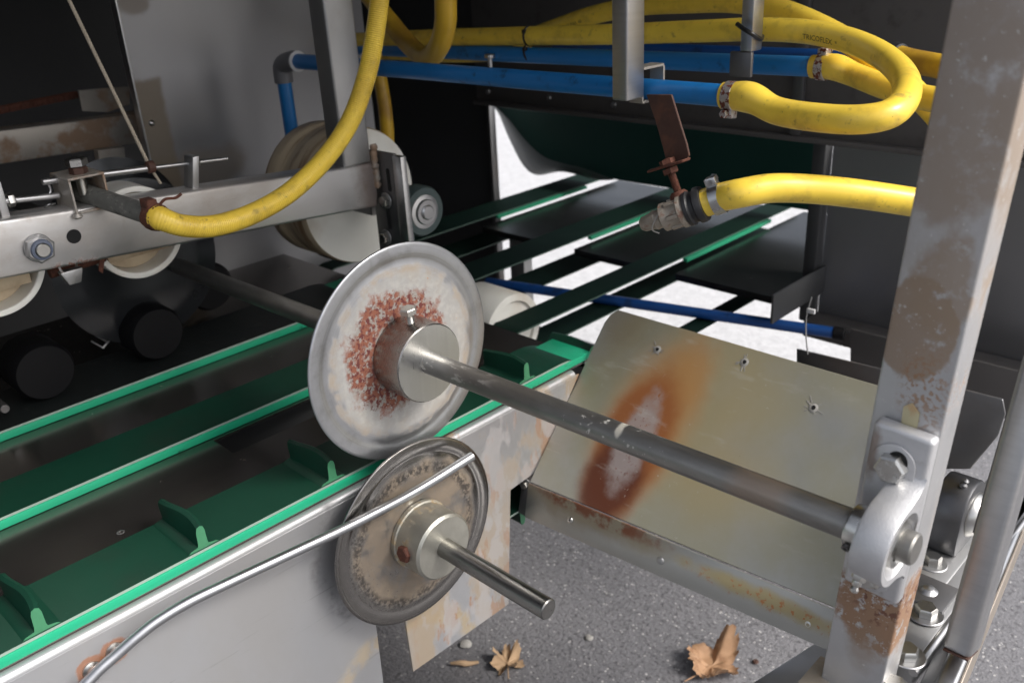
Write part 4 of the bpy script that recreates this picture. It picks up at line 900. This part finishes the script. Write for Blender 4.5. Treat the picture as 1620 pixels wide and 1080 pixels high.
for k in range(nl):
    p = ca.lerp(cb_, (k + .5) / nl); d = (cb_ - ca).normalized(); wx = .006 if k % 2 else .009
    for sx in (-1, 1): gv = join(gv, bev(obox(p + X * wx * sx, X * .0012, d * .0095, Z * .006), .002, 1))
    gv = join(gv, cyl(p - X * .011 + d * .006, p + X * .011 + d * .006, .0035, 10))
obj('links', gv, 'rust', t)

# ------------------------------------------------------------------ dark discs and rollers in the shade under the bar
def dark_disc(c, r, label, m='cast_dark', group='round plates in the shade'):
    t = thing('dark_disc', label, 'disc', V(c) - Z * r, group)
    obj('plate', ring(c, X, [(.013, 0), (r * .7, 0), (r * .8, -.003), (r, -.008), (r - .001, -.010), (r * .8, -.006), (.013, -.004)], 72), m, t); return t
gl = mat('clear_shield', (.035, .038, .042), .6, .22, .2, 20)
dark_disc(V((-1.30, DU.y - .055, DU.z + .012)), .125, 'smoky dark disc on the long shaft under the right white wheel', gl)
dark_disc(V((-1.62 + .06, DU.y + .03, DU.z)), .12, 'second dark disc on the long shaft in the deep shade', gl)
def black_roller(c, r, w_, label):
    t = thing('black_roller', label, 'roller', V(c) - Z * r, 'black press rollers on the shaded belt')
    obj('tyre', lathe(V(c) - X * w_ / 2, X, [(r * .9, 0), (r, .008), (r, w_ - .008), (r * .9, w_), (r * .3, w_ + .001)], 48), 'black_plastic', t)
black_roller(V((-1.30, .505, ZB + .043)), .042, .07, 'black roller on the third belt behind the small comb clip')
black_roller(V((-1.30, .34, ZB + .043)), .042, .07, 'black roller on the third belt at the left, below the left white wheel')
black_roller(V((-1.42, .66, ZB + .043)), .042, .07, 'black roller farther back in the shade near the grey sheet')
black_roller(V((-1.42, .95, ZB + .055)), .050, .07, 'black roller below the big white drum')
c = A(160, 533, z=.672)
t = thing('comb_clip', 'small pale comb shaped clip with four teeth in the shade under the bar', 'clip', c)
ea, eb = A(163, 550, z=.672), A(185, 524, z=.672)
obj('spine', cyl(ea, eb, .0016, 8), 'pale_plastic', t)
for k in range(4):
    a = ea.lerp(eb, k / 3); b = a + (A(140, 537, z=.672) - ea) * (1.0 if k % 2 else .8); obj('tooth', cyl(a, b, .0012, 8), 'pale_plastic', t)
single('cross_bar', cyl(A(0, 640, z=.66) - X * .2, A(0, 640, z=.66) + X * .02, .006, 12), 'dark_steel', 'thin dark bar low in the shade at the left edge', 'bar')

# ------------------------------------------------------------------ blue pipes and elbow
R1 = .0125
t = thing('blue_pipe', 'front blue pipe crossing behind the hanging post, ending in the nearest hose clamp', 'pipe', A(870, 120, y=.9), 'blue plastic pipes')
q0, q1 = A(468, 97, y=.9), A(1150, 152, y=.9)
qd = (q1 - q0).normalized()
obj('pipe', cyl(q0, q1 + qd * .01, R1, 28), 'blue_pipe', t)
el = A(447, 100, y=.9); dnp = A(443, 240, x=el.x)
t2 = thing('pipe_elbow', 'grey plastic elbow joining the front blue pipe to the one going down', 'pipe elbow', el)
e_path = catmull([q0 + qd * .004, q0 - qd * .012, el + V((0, 0, -.004)), el + V((-.004, 0, -.026)), el + V((-.004, 0, -.034))], 6)
obj('elbow', sweep(e_path, lambda i, s: .0165, 24), 'grey_pvc', t2)
obj('collar', ring(q0 + qd * .0045, qd, [(R1 + .0002, 0), (R1 + .0002, .004), (.0175, .003), (.0178, 0)], 28), 'pale_plastic', t2)
el2 = el + V((-.004, 0, -.035))
single('blue_pipe', cyl(el2 + Z * .002, el2 - Z * .20, R1, 28), 'blue_pipe', 'upright blue pipe going down from the grey elbow behind the white drum', 'pipe', 'blue plastic pipes')
t = thing('blue_pipe', 'middle blue pipe behind the front one, ending in the second hose clamp', 'pipe', A(870, 90, y=1.1), 'blue plastic pipes')
m0, m1 = A(560, 76, y=1.1), A(1290, 106, y=1.1); obj('pipe', cyl(m0, m1, R1, 28), 'blue_pipe', t)
t = thing('blue_pipe', 'rearmost blue pipe, seen in pieces behind the yellow hose loop', 'pipe', A(1100, 80, y=1.28), 'blue plastic pipes')
obj('pipe', cyl(A(880, 74, y=1.28), A(1420, 97, y=1.28), R1, 28), 'blue_dark', t)
p = A(775, 92, y=1.08); single('pipe_clip', join(cyl(p, p + Z * .006, .009, 16), cyl(p - Z * .02, p, .004, 10)), 'steel', 'small steel clip screw under the middle blue pipe', 'clip')

# ------------------------------------------------------------------ centre hanging posts
t = thing('hanger_post', 'grey square post hanging from the top centre in front of the front blue pipe', 'post', A(992, 160, y=.845))
xa, xb_, xm = A(968, 158, y=.845).x, None, A(992, 161, y=.845).x
zb_ = A(992, 161, y=.845).z
obj('tube', bev(box((xa, .845, zb_), (xm, .878, 1.53)), .0022, 3), 'steel_brushed', t)
# welded square bracket round the pipe
cq = A(1032, 132, y=.90)
g = ([], [])
for dy, dz, hy, hz in ((0, .019, .021, .0015), (0, -.019, .021, .0015), (-.021, 0, .0015, .0175), (.021, 0, .0015, .0175)):
    g = join(g, bev(obox(V((cq.x - .008, .90 + dy, cq.z + dz)), X * .010, Y * hy, Z * hz), .0004, 1))
single('pipe_bracket', g, 'bar_rusty', 'thin square steel bracket round the front blue pipe, beside the hanging post', 'bracket')
t = thing('hanger_post', 'slimmer grey post hanging at the top behind the hose loop, with a foot plate', 'post', A(1170, 120, y=1.04))
xa, xb_ = A(1171, 60, y=1.02).x, A(1190, 60, y=1.02).x
zf = A(1170, 122, y=1.02).z; zt = A(1170, 82, y=1.02).z
obj('tube', bev(box((xa, 1.02, zt), (xb_, 1.045, 1.53)), .002, 2), 'steel_brushed', t)
obj('foot_plate', bev(box((A(1154, 100, y=1.02).x, 1.020, zf), (A(1188, 100, y=1.02).x, 1.026, zt - .0004)), .001), 'dark_steel', t)

# ------------------------------------------------------------------ yellow hoses
RH = .0146
h = hose('loop', [q1 - qd * .004, q1 + qd * .03, A(1230, 176, y=.895), A(1300, 187, y=.885), A(1365, 189, y=.885), A(1412, 178, y=.905), A(1434, 150, y=.95), A(1428, 118, y=1.0), A(1395, 88, y=1.045), A(1345, 65, y=1.075), A(1280, 51, y=1.09), A(1200, 47, y=1.09), A(1100, 50, y=1.09), A(960, 55, y=1.09), A(840, 57, y=1.10), A(700, 60, y=1.10), A(610, 63, y=1.10), A(540, 66, y=1.10)],
         RH, 'yellow_hose', 'thick yellow hose looping back from the nearest rusty clamp over the blue pipes', sw=.0022)
path, r = HP['loop']; cum = 0; s_lab = None; tgt = A(1345, 65, y=1.075)
best = min(range(len(path)), key=lambda i: (path[i] - tgt).length); s_best = best * .004
vdir = (CAM - A(1300, 60, y=1.09)).normalized()
letters('TRICOFLEX  *', path, s_best + .062, .0092, RH, (vdir + Z * -.55).normalized(), h, flip=True)
h = hose('second', [m1 - V((.004, 0, 0)), m1 + V((.025, 0, .001)), A(1350, 118, y=1.10), A(1400, 138, y=1.08), A(1450, 152, y=1.06), A(1500, 162, y=1.04), A(1560, 175, y=1.02)], .0140, 'yellow_hose',
         'yellow hose from the middle blue pipe running right behind the upright post', sw=.002)
h = hose('top', [A(820, 66, y=1.22), A(880, 44, y=1.20), A(940, 24, y=1.19), A(1010, 10, y=1.18), A(1090, 5, y=1.17), A(1160, 4, y=1.16), A(1230, 15, y=1.15), A(1300, 43, y=1.14), A(1370, 84, y=1.13), A(1430, 130, y=1.13), A(1480, 180, y=1.13), A(1530, 240, y=1.13)], .0145,
         'yellow_hose', 'highest yellow hose arching along the top edge above the loop')
letters('12 BAR  40', *[HP['top'][0]], .155, .008, .0145, (CAM - A(1060, 8, y=1.17)).normalized() + Z * -.4, h)
h = hose('right', [A(1412, 88, y=1.24), A(1440, 96, y=1.23), A(1480, 104, y=1.22), A(1540, 116, y=1.2)], .0150, 'yellow_hose_dirty', 'short dull yellow hose piece with a black clamp beside the upright post')
t = thing('hose_clamp', 'dark clamp on the short dull hose piece, partly behind the hose loop', 'hose clamp', A(1412, 88, y=1.24), 'clamps on the yellow hoses')
pq = A(1412, 88, y=1.24); dq = (A(1440, 96, y=1.23) - pq).normalized(); obj('band', ring(pq, dq, [(.0152, 0), (.0175, .001), (.0175, .011), (.0152, .012)], 32), 'rubber', t)
hose('hang', [A(704, -60, y=.945), A(705, 0, y=.945), A(704, 40, y=.95), A(694, 74, y=.965), A(676, 92, y=1.0), A(652, 76, y=1.03), A(622, 42, y=1.04), A(592, 4, y=1.04), A(560, -40, y=1.04)], .0165, 'yellow_hose_dirty', 'dirty old yellow hose hanging in a tight U in front of the middle blue pipe')
hose('down', [A(585, 60, y=1.02), A(596, 100, y=1.02), A(606, 150, y=1.02), A(612, 200, y=1.02), A(614, 260, y=1.02)], .0125, 'yellow_hose_dirty', 'stained yellow hose going down behind the white drum')
hose('low', [A(560, 84, y=1.24), A(640, 88, y=1.24), A(720, 91, y=1.24), A(780, 88, y=1.24), A(840, 80, y=1.25)], .010, 'yellow_hose', 'thin strip of yellow hose seen between the front and middle blue pipes')
va, vb = A(1113, 322, y=.80), A(1032, 350, y=.78)
dv = (vb - va).normalized()
h = hose('valve', [va - dv * -.004, va - dv * .018, A(1170, 306, y=.805), A(1220, 298, y=.83), A(1280, 299, y=.86), A(1350, 306, y=.89), A(1440, 319, y=.93), A(1530, 333, y=.97)], .0150, 'yellow_hose', 'yellow hose running from the valve to behind the upright post, lower right', sw=0)
def band_clamp(c, d, r, m, label, screw):
    t = thing('hose_clamp', label, 'hose clamp', c, 'clamps on the yellow hoses')
    obj('band', ring(c - d * .006, d, [(r, 0), (r + .0012, .0005), (r + .0012, .0115), (r, .012)], 48), m, t)
    e = V(screw); e = (e - d * e.dot(d)).normalized(); f = d.cross(e)
    sp = c + e * (r + .004)
    obj('screw_housing', bev(obox(sp, d * .006, e * .0045, f * .007), .0015), m, t)
    obj('screw', join(cyl(sp - f * .012, sp + f * .007, .0036, 16), hexnut(sp - f * .011, -f, .0048, .004)), m, t)
    return t
band_clamp(q1 + qd * .006, qd, RH + .0005, 'clamp', 'rusty flaking band clamp on the thick hose at the end of the front blue pipe', -Z + Y * -.15)
band_clamp(m1 + V((.010, 0, 0)), X, .0147, 'clamp', 'grey rust spotted clamp on the hose of the middle blue pipe', Z + X * .2)
band_clamp(va - dv * .016, -dv, .0158, 'clamp_clean', 'grey worm drive clamp with slots on the hose next to the valve', Z)
t = thing('hose_valve', 'dirty metal hose valve hanging on a rusty rod, black collar at the hose', 'valve', vb)
obj('collar', lathe(va - dv * .002, dv, [(.013, 0), (.0185, .001), (.0195, .004), (.0195, .008), (.017, .010), (.017, .014), (.0190, .016), (.0190, .020), (.015, .021)], 40), 'rubber', t)
obj('body', lathe(va + dv * .019, dv, [(.017, 0), (.0185, .002), (.0185, .006), (.0150, .008), (.0140, .018), (.0155, .022), (.0155, .027), (.0105, .030), (.0105, .036)], 40), 'dirty_brass', t)
obj('tip', lathe(va + dv * .052, dv, [(.010, 0), (.0115, .003), (.0095, .008), (.0085, .018), (.006, .021)], 8), 'dirty_brass', t)
gl = ([], [])
for k in range(6):
    a = k * PI / 3; _, uu, vv2 = frame(dv); e = uu * math.cos(a) + vv2 * math.sin(a)
    gl = join(gl, bev(obox(va + dv * .032 + e * .0150, dv * .007, e * .0018, dv.cross(e) * .0025), .0006, 1))
obj('grip_rib', gl, 'dirty_brass', t)
obj('thread_tape', sweep(catmull([va + dv * .045 + V((0, 0, .015)), va + dv * .048 + V((.002, -.012, .005)), va + dv * .052 + V((0, -.012, -.008)), va + dv * .046 + V((.0, -.008, -.016))], 6), .0008, 6), 'pebble', t)
# rusty hanging bracket and threaded rod
yb = .80
t = thing('rusty_hanger', 'rust brown strip bracket with threaded rod holding the valve, below the blue pipe', 'bracket', A(1065, 250, y=yb))
strip_l = [(1022, 150), (1036, 190), (1048, 232), (1054, 258)]; strip_r = [(1062, 150), (1074, 190), (1086, 228), (1090, 246), (1084, 254)]
poly = [A(a, b, y=yb) for a, b in strip_l] + [A(a, b, y=yb) for a, b in strip_r[::-1]]
obj('strip', bev(prism(poly, (0, .003, 0)), .0006, 1), 'rust_smooth', t)
wa, wb = A(1030, 270, y=yb - .006), A(1086, 253, y=yb - .006)
obj('cross_tab', bev(obox((wa + wb) / 2, (wb - wa) / 2, (0, .008, 0), (0, 0, .0016)), .0008, 1), 'rust', t)
rn = A(1058, 262, y=yb - .006); re = A(1074, 308, y=yb - .006); dr2 = (re - rn).normalized()
obj('threaded_rod', lathe(rn - dr2 * .008, dr2, sum([[(.0036, .0013 * k), (.0044, .0013 * k + .00065)] for k in range(30)], []), 14), 'rust', t)
obj('nut', join(hexnut(rn - dr2 * .007, dr2, .0088, .006), hexnut(rn + dr2 * .003, dr2, .0092, .006, .4)), 'rust', t)
obj('saddle', lathe(re - dr2 * .004, dr2, [(.007, 0), (.010, .003), (.011, .012), (.008, .016)], 16), 'rust', t)
# cable ties
def cable_tie(px, py, y, r, label, d=X, tail=None):
    c = A(px, py, y=y); t = thing('cable_tie', label, 'cable tie', c, 'black cable ties')
    obj('loop', ring(c - d * .002, d, [(r, 0), (r + .0012, .0005), (r + .0012, .0035), (r, .004)], 36), 'cable_black', t)
    obj('head', bev(obox(c + V((0, -r * .8, r * .5)), d * .0035, Y * .003, Z * .003), .0006, 1), 'cable_black', t)
cable_tie(838, 57, 1.10, .0150, 'thin black cable tie round the yellow hose above the middle blue pipe', V((1, .03, -.0)).normalized())
cable_tie(838, 84, 1.10, .0136, 'thin black cable tie loop on the middle blue pipe, just below the other tie', V((1, .03, .25)).normalized())
ct = A(1182, 46, y=1.085)
t = thing('cable_tie', 'broad black cable tie binding the loop hose to the slimmer hanging post', 'cable tie', ct, 'black cable ties')
obj('loop', sweep(catmull([A(1166, 38, y=1.01), A(1175, 45, y=1.008), A(1190, 54, y=1.008), A(1203, 62, y=1.03), A(1206, 58, y=1.07)], 6), .0028, 8), 'cable_black', t)

# ------------------------------------------------------------------ leaves and litter on the ground
def leaf(c, R_, rotz, name, label, m, curl=.25, lobes=5, seed=1):
    rnd = random.Random(seed); n = 90; rings = 9; vs, fs = [], []
    for j in range(rings + 1):
        q = j / rings
        for k in range(n):
            a = 2 * PI * k / n; lob = abs(math.cos(lobes * a / 2)) ** .7
            rr = R_ * q * (.55 + .45 * lob + .05 * math.sin(a * 23) * q + .04 * math.sin(a * 41 + 1))
            if math.cos(a - PI) > .93: rr *= .75
            x, y = rr * math.cos(a), rr * math.sin(a) * .85
            z = .004 + curl * (x * x + .6 * y * y) / R_ + .010 * q * math.sin(a * 3 + seed) + .004 * q * math.sin(a * 7) + .0015 * abs(math.sin(a * 2.5)) * q + q * R_ * .16 * (math.sin(x * 95 + seed) * math.cos(y * 120 + 2 * seed)) + q * R_ * .05 * math.sin(x * 330 + y * 260)
            vs.append(V((c[0] + x * math.cos(rotz) - y * math.sin(rotz), c[1] + x * math.sin(rotz) + y * math.cos(rotz), max(.0045, z))))
    for j in range(rings):
        for k in range(n): fs.append((j * n + k, j * n + (k + 1) % n, (j + 1) * n + (k + 1) % n, (j + 1) * n + k))
    m_ = len(vs); vs2 = vs + [v + Z * .0005 for v in vs]; fs2 = fs + [tuple(i + m_ for i in f[::-1]) for f in fs]
    t = thing(name, label, 'leaf', (c[0], c[1], 0), 'dry leaves on the asphalt')
    obj('blade', (vs2, fs2), m, t, smooth=60)
    d = V((-math.cos(rotz), -math.sin(rotz), 0)); 
    obj('stalk', sweep(catmull([V((c[0], c[1], .007)), V((c[0], c[1], .008)) + d * R_ * .6, V((c[0], c[1], .012)) + d * R_ * 1.2], 5), .0011, 8), m, t)
g0 = A(1126, 1056, z=0); leaf(g0, .058, 1.4, 'fallen_leaf', 'curled orange brown maple leaf on the asphalt below the tray', 'dry_leaf', .75, 4, 1)
g0 = A(803, 1052, z=0); leaf(g0, .036, 2.4, 'fallen_leaf', 'ragged tan dead leaf on the asphalt right of the gap in the side panel', 'dead_leaf', .55, 7, 4)
g0 = A(733, 1055, z=0)
t = thing('twig', 'pale splinter of dry twig on the dark asphalt beside the tan leaf', 'twig', g0)
obj('stem', sweep(catmull([g0 + V((-.02, -.012, .006)), g0 + V((-.005, -.002, .009)), g0 + V((.006, .008, .007)), g0 + V((.018, .022, .008))], 6), lambda i, s: .0055 - .003 * abs(i - 9) / 9, 8), 'dead_leaf', t)
for (px, py, r, lb) in ((737, 1020, .011, 'pale rounded stone just below the side panel corner'), (1050, 905, .006, 'small pale stone on the asphalt under the middle of the tray'), (932, 1010, .008, 'light flat stone on the open asphalt left of the leaf')):
    c = A(px, py, z=0); g = lathe(c, Z, [(r * .6, .001), (r, r * .3), (r * .85, r * .6), (r * .4, r * .8)], 9)
    single('pebble', ([v + V((random.uniform(-1, 1), random.uniform(-1, 1), 0)) * r * .18 for v in g[0]], g[1]), 'pebble', lb, 'stone', 'loose stones on the asphalt')
c = A(1195, 1048, z=0); single('pebble', lathe(c, Z, [(.004, .001), (.006, .003), (.004, .006)], 9), 'rust_smooth', 'small reddish stone right of the maple leaf', 'stone', 'loose stones on the asphalt')
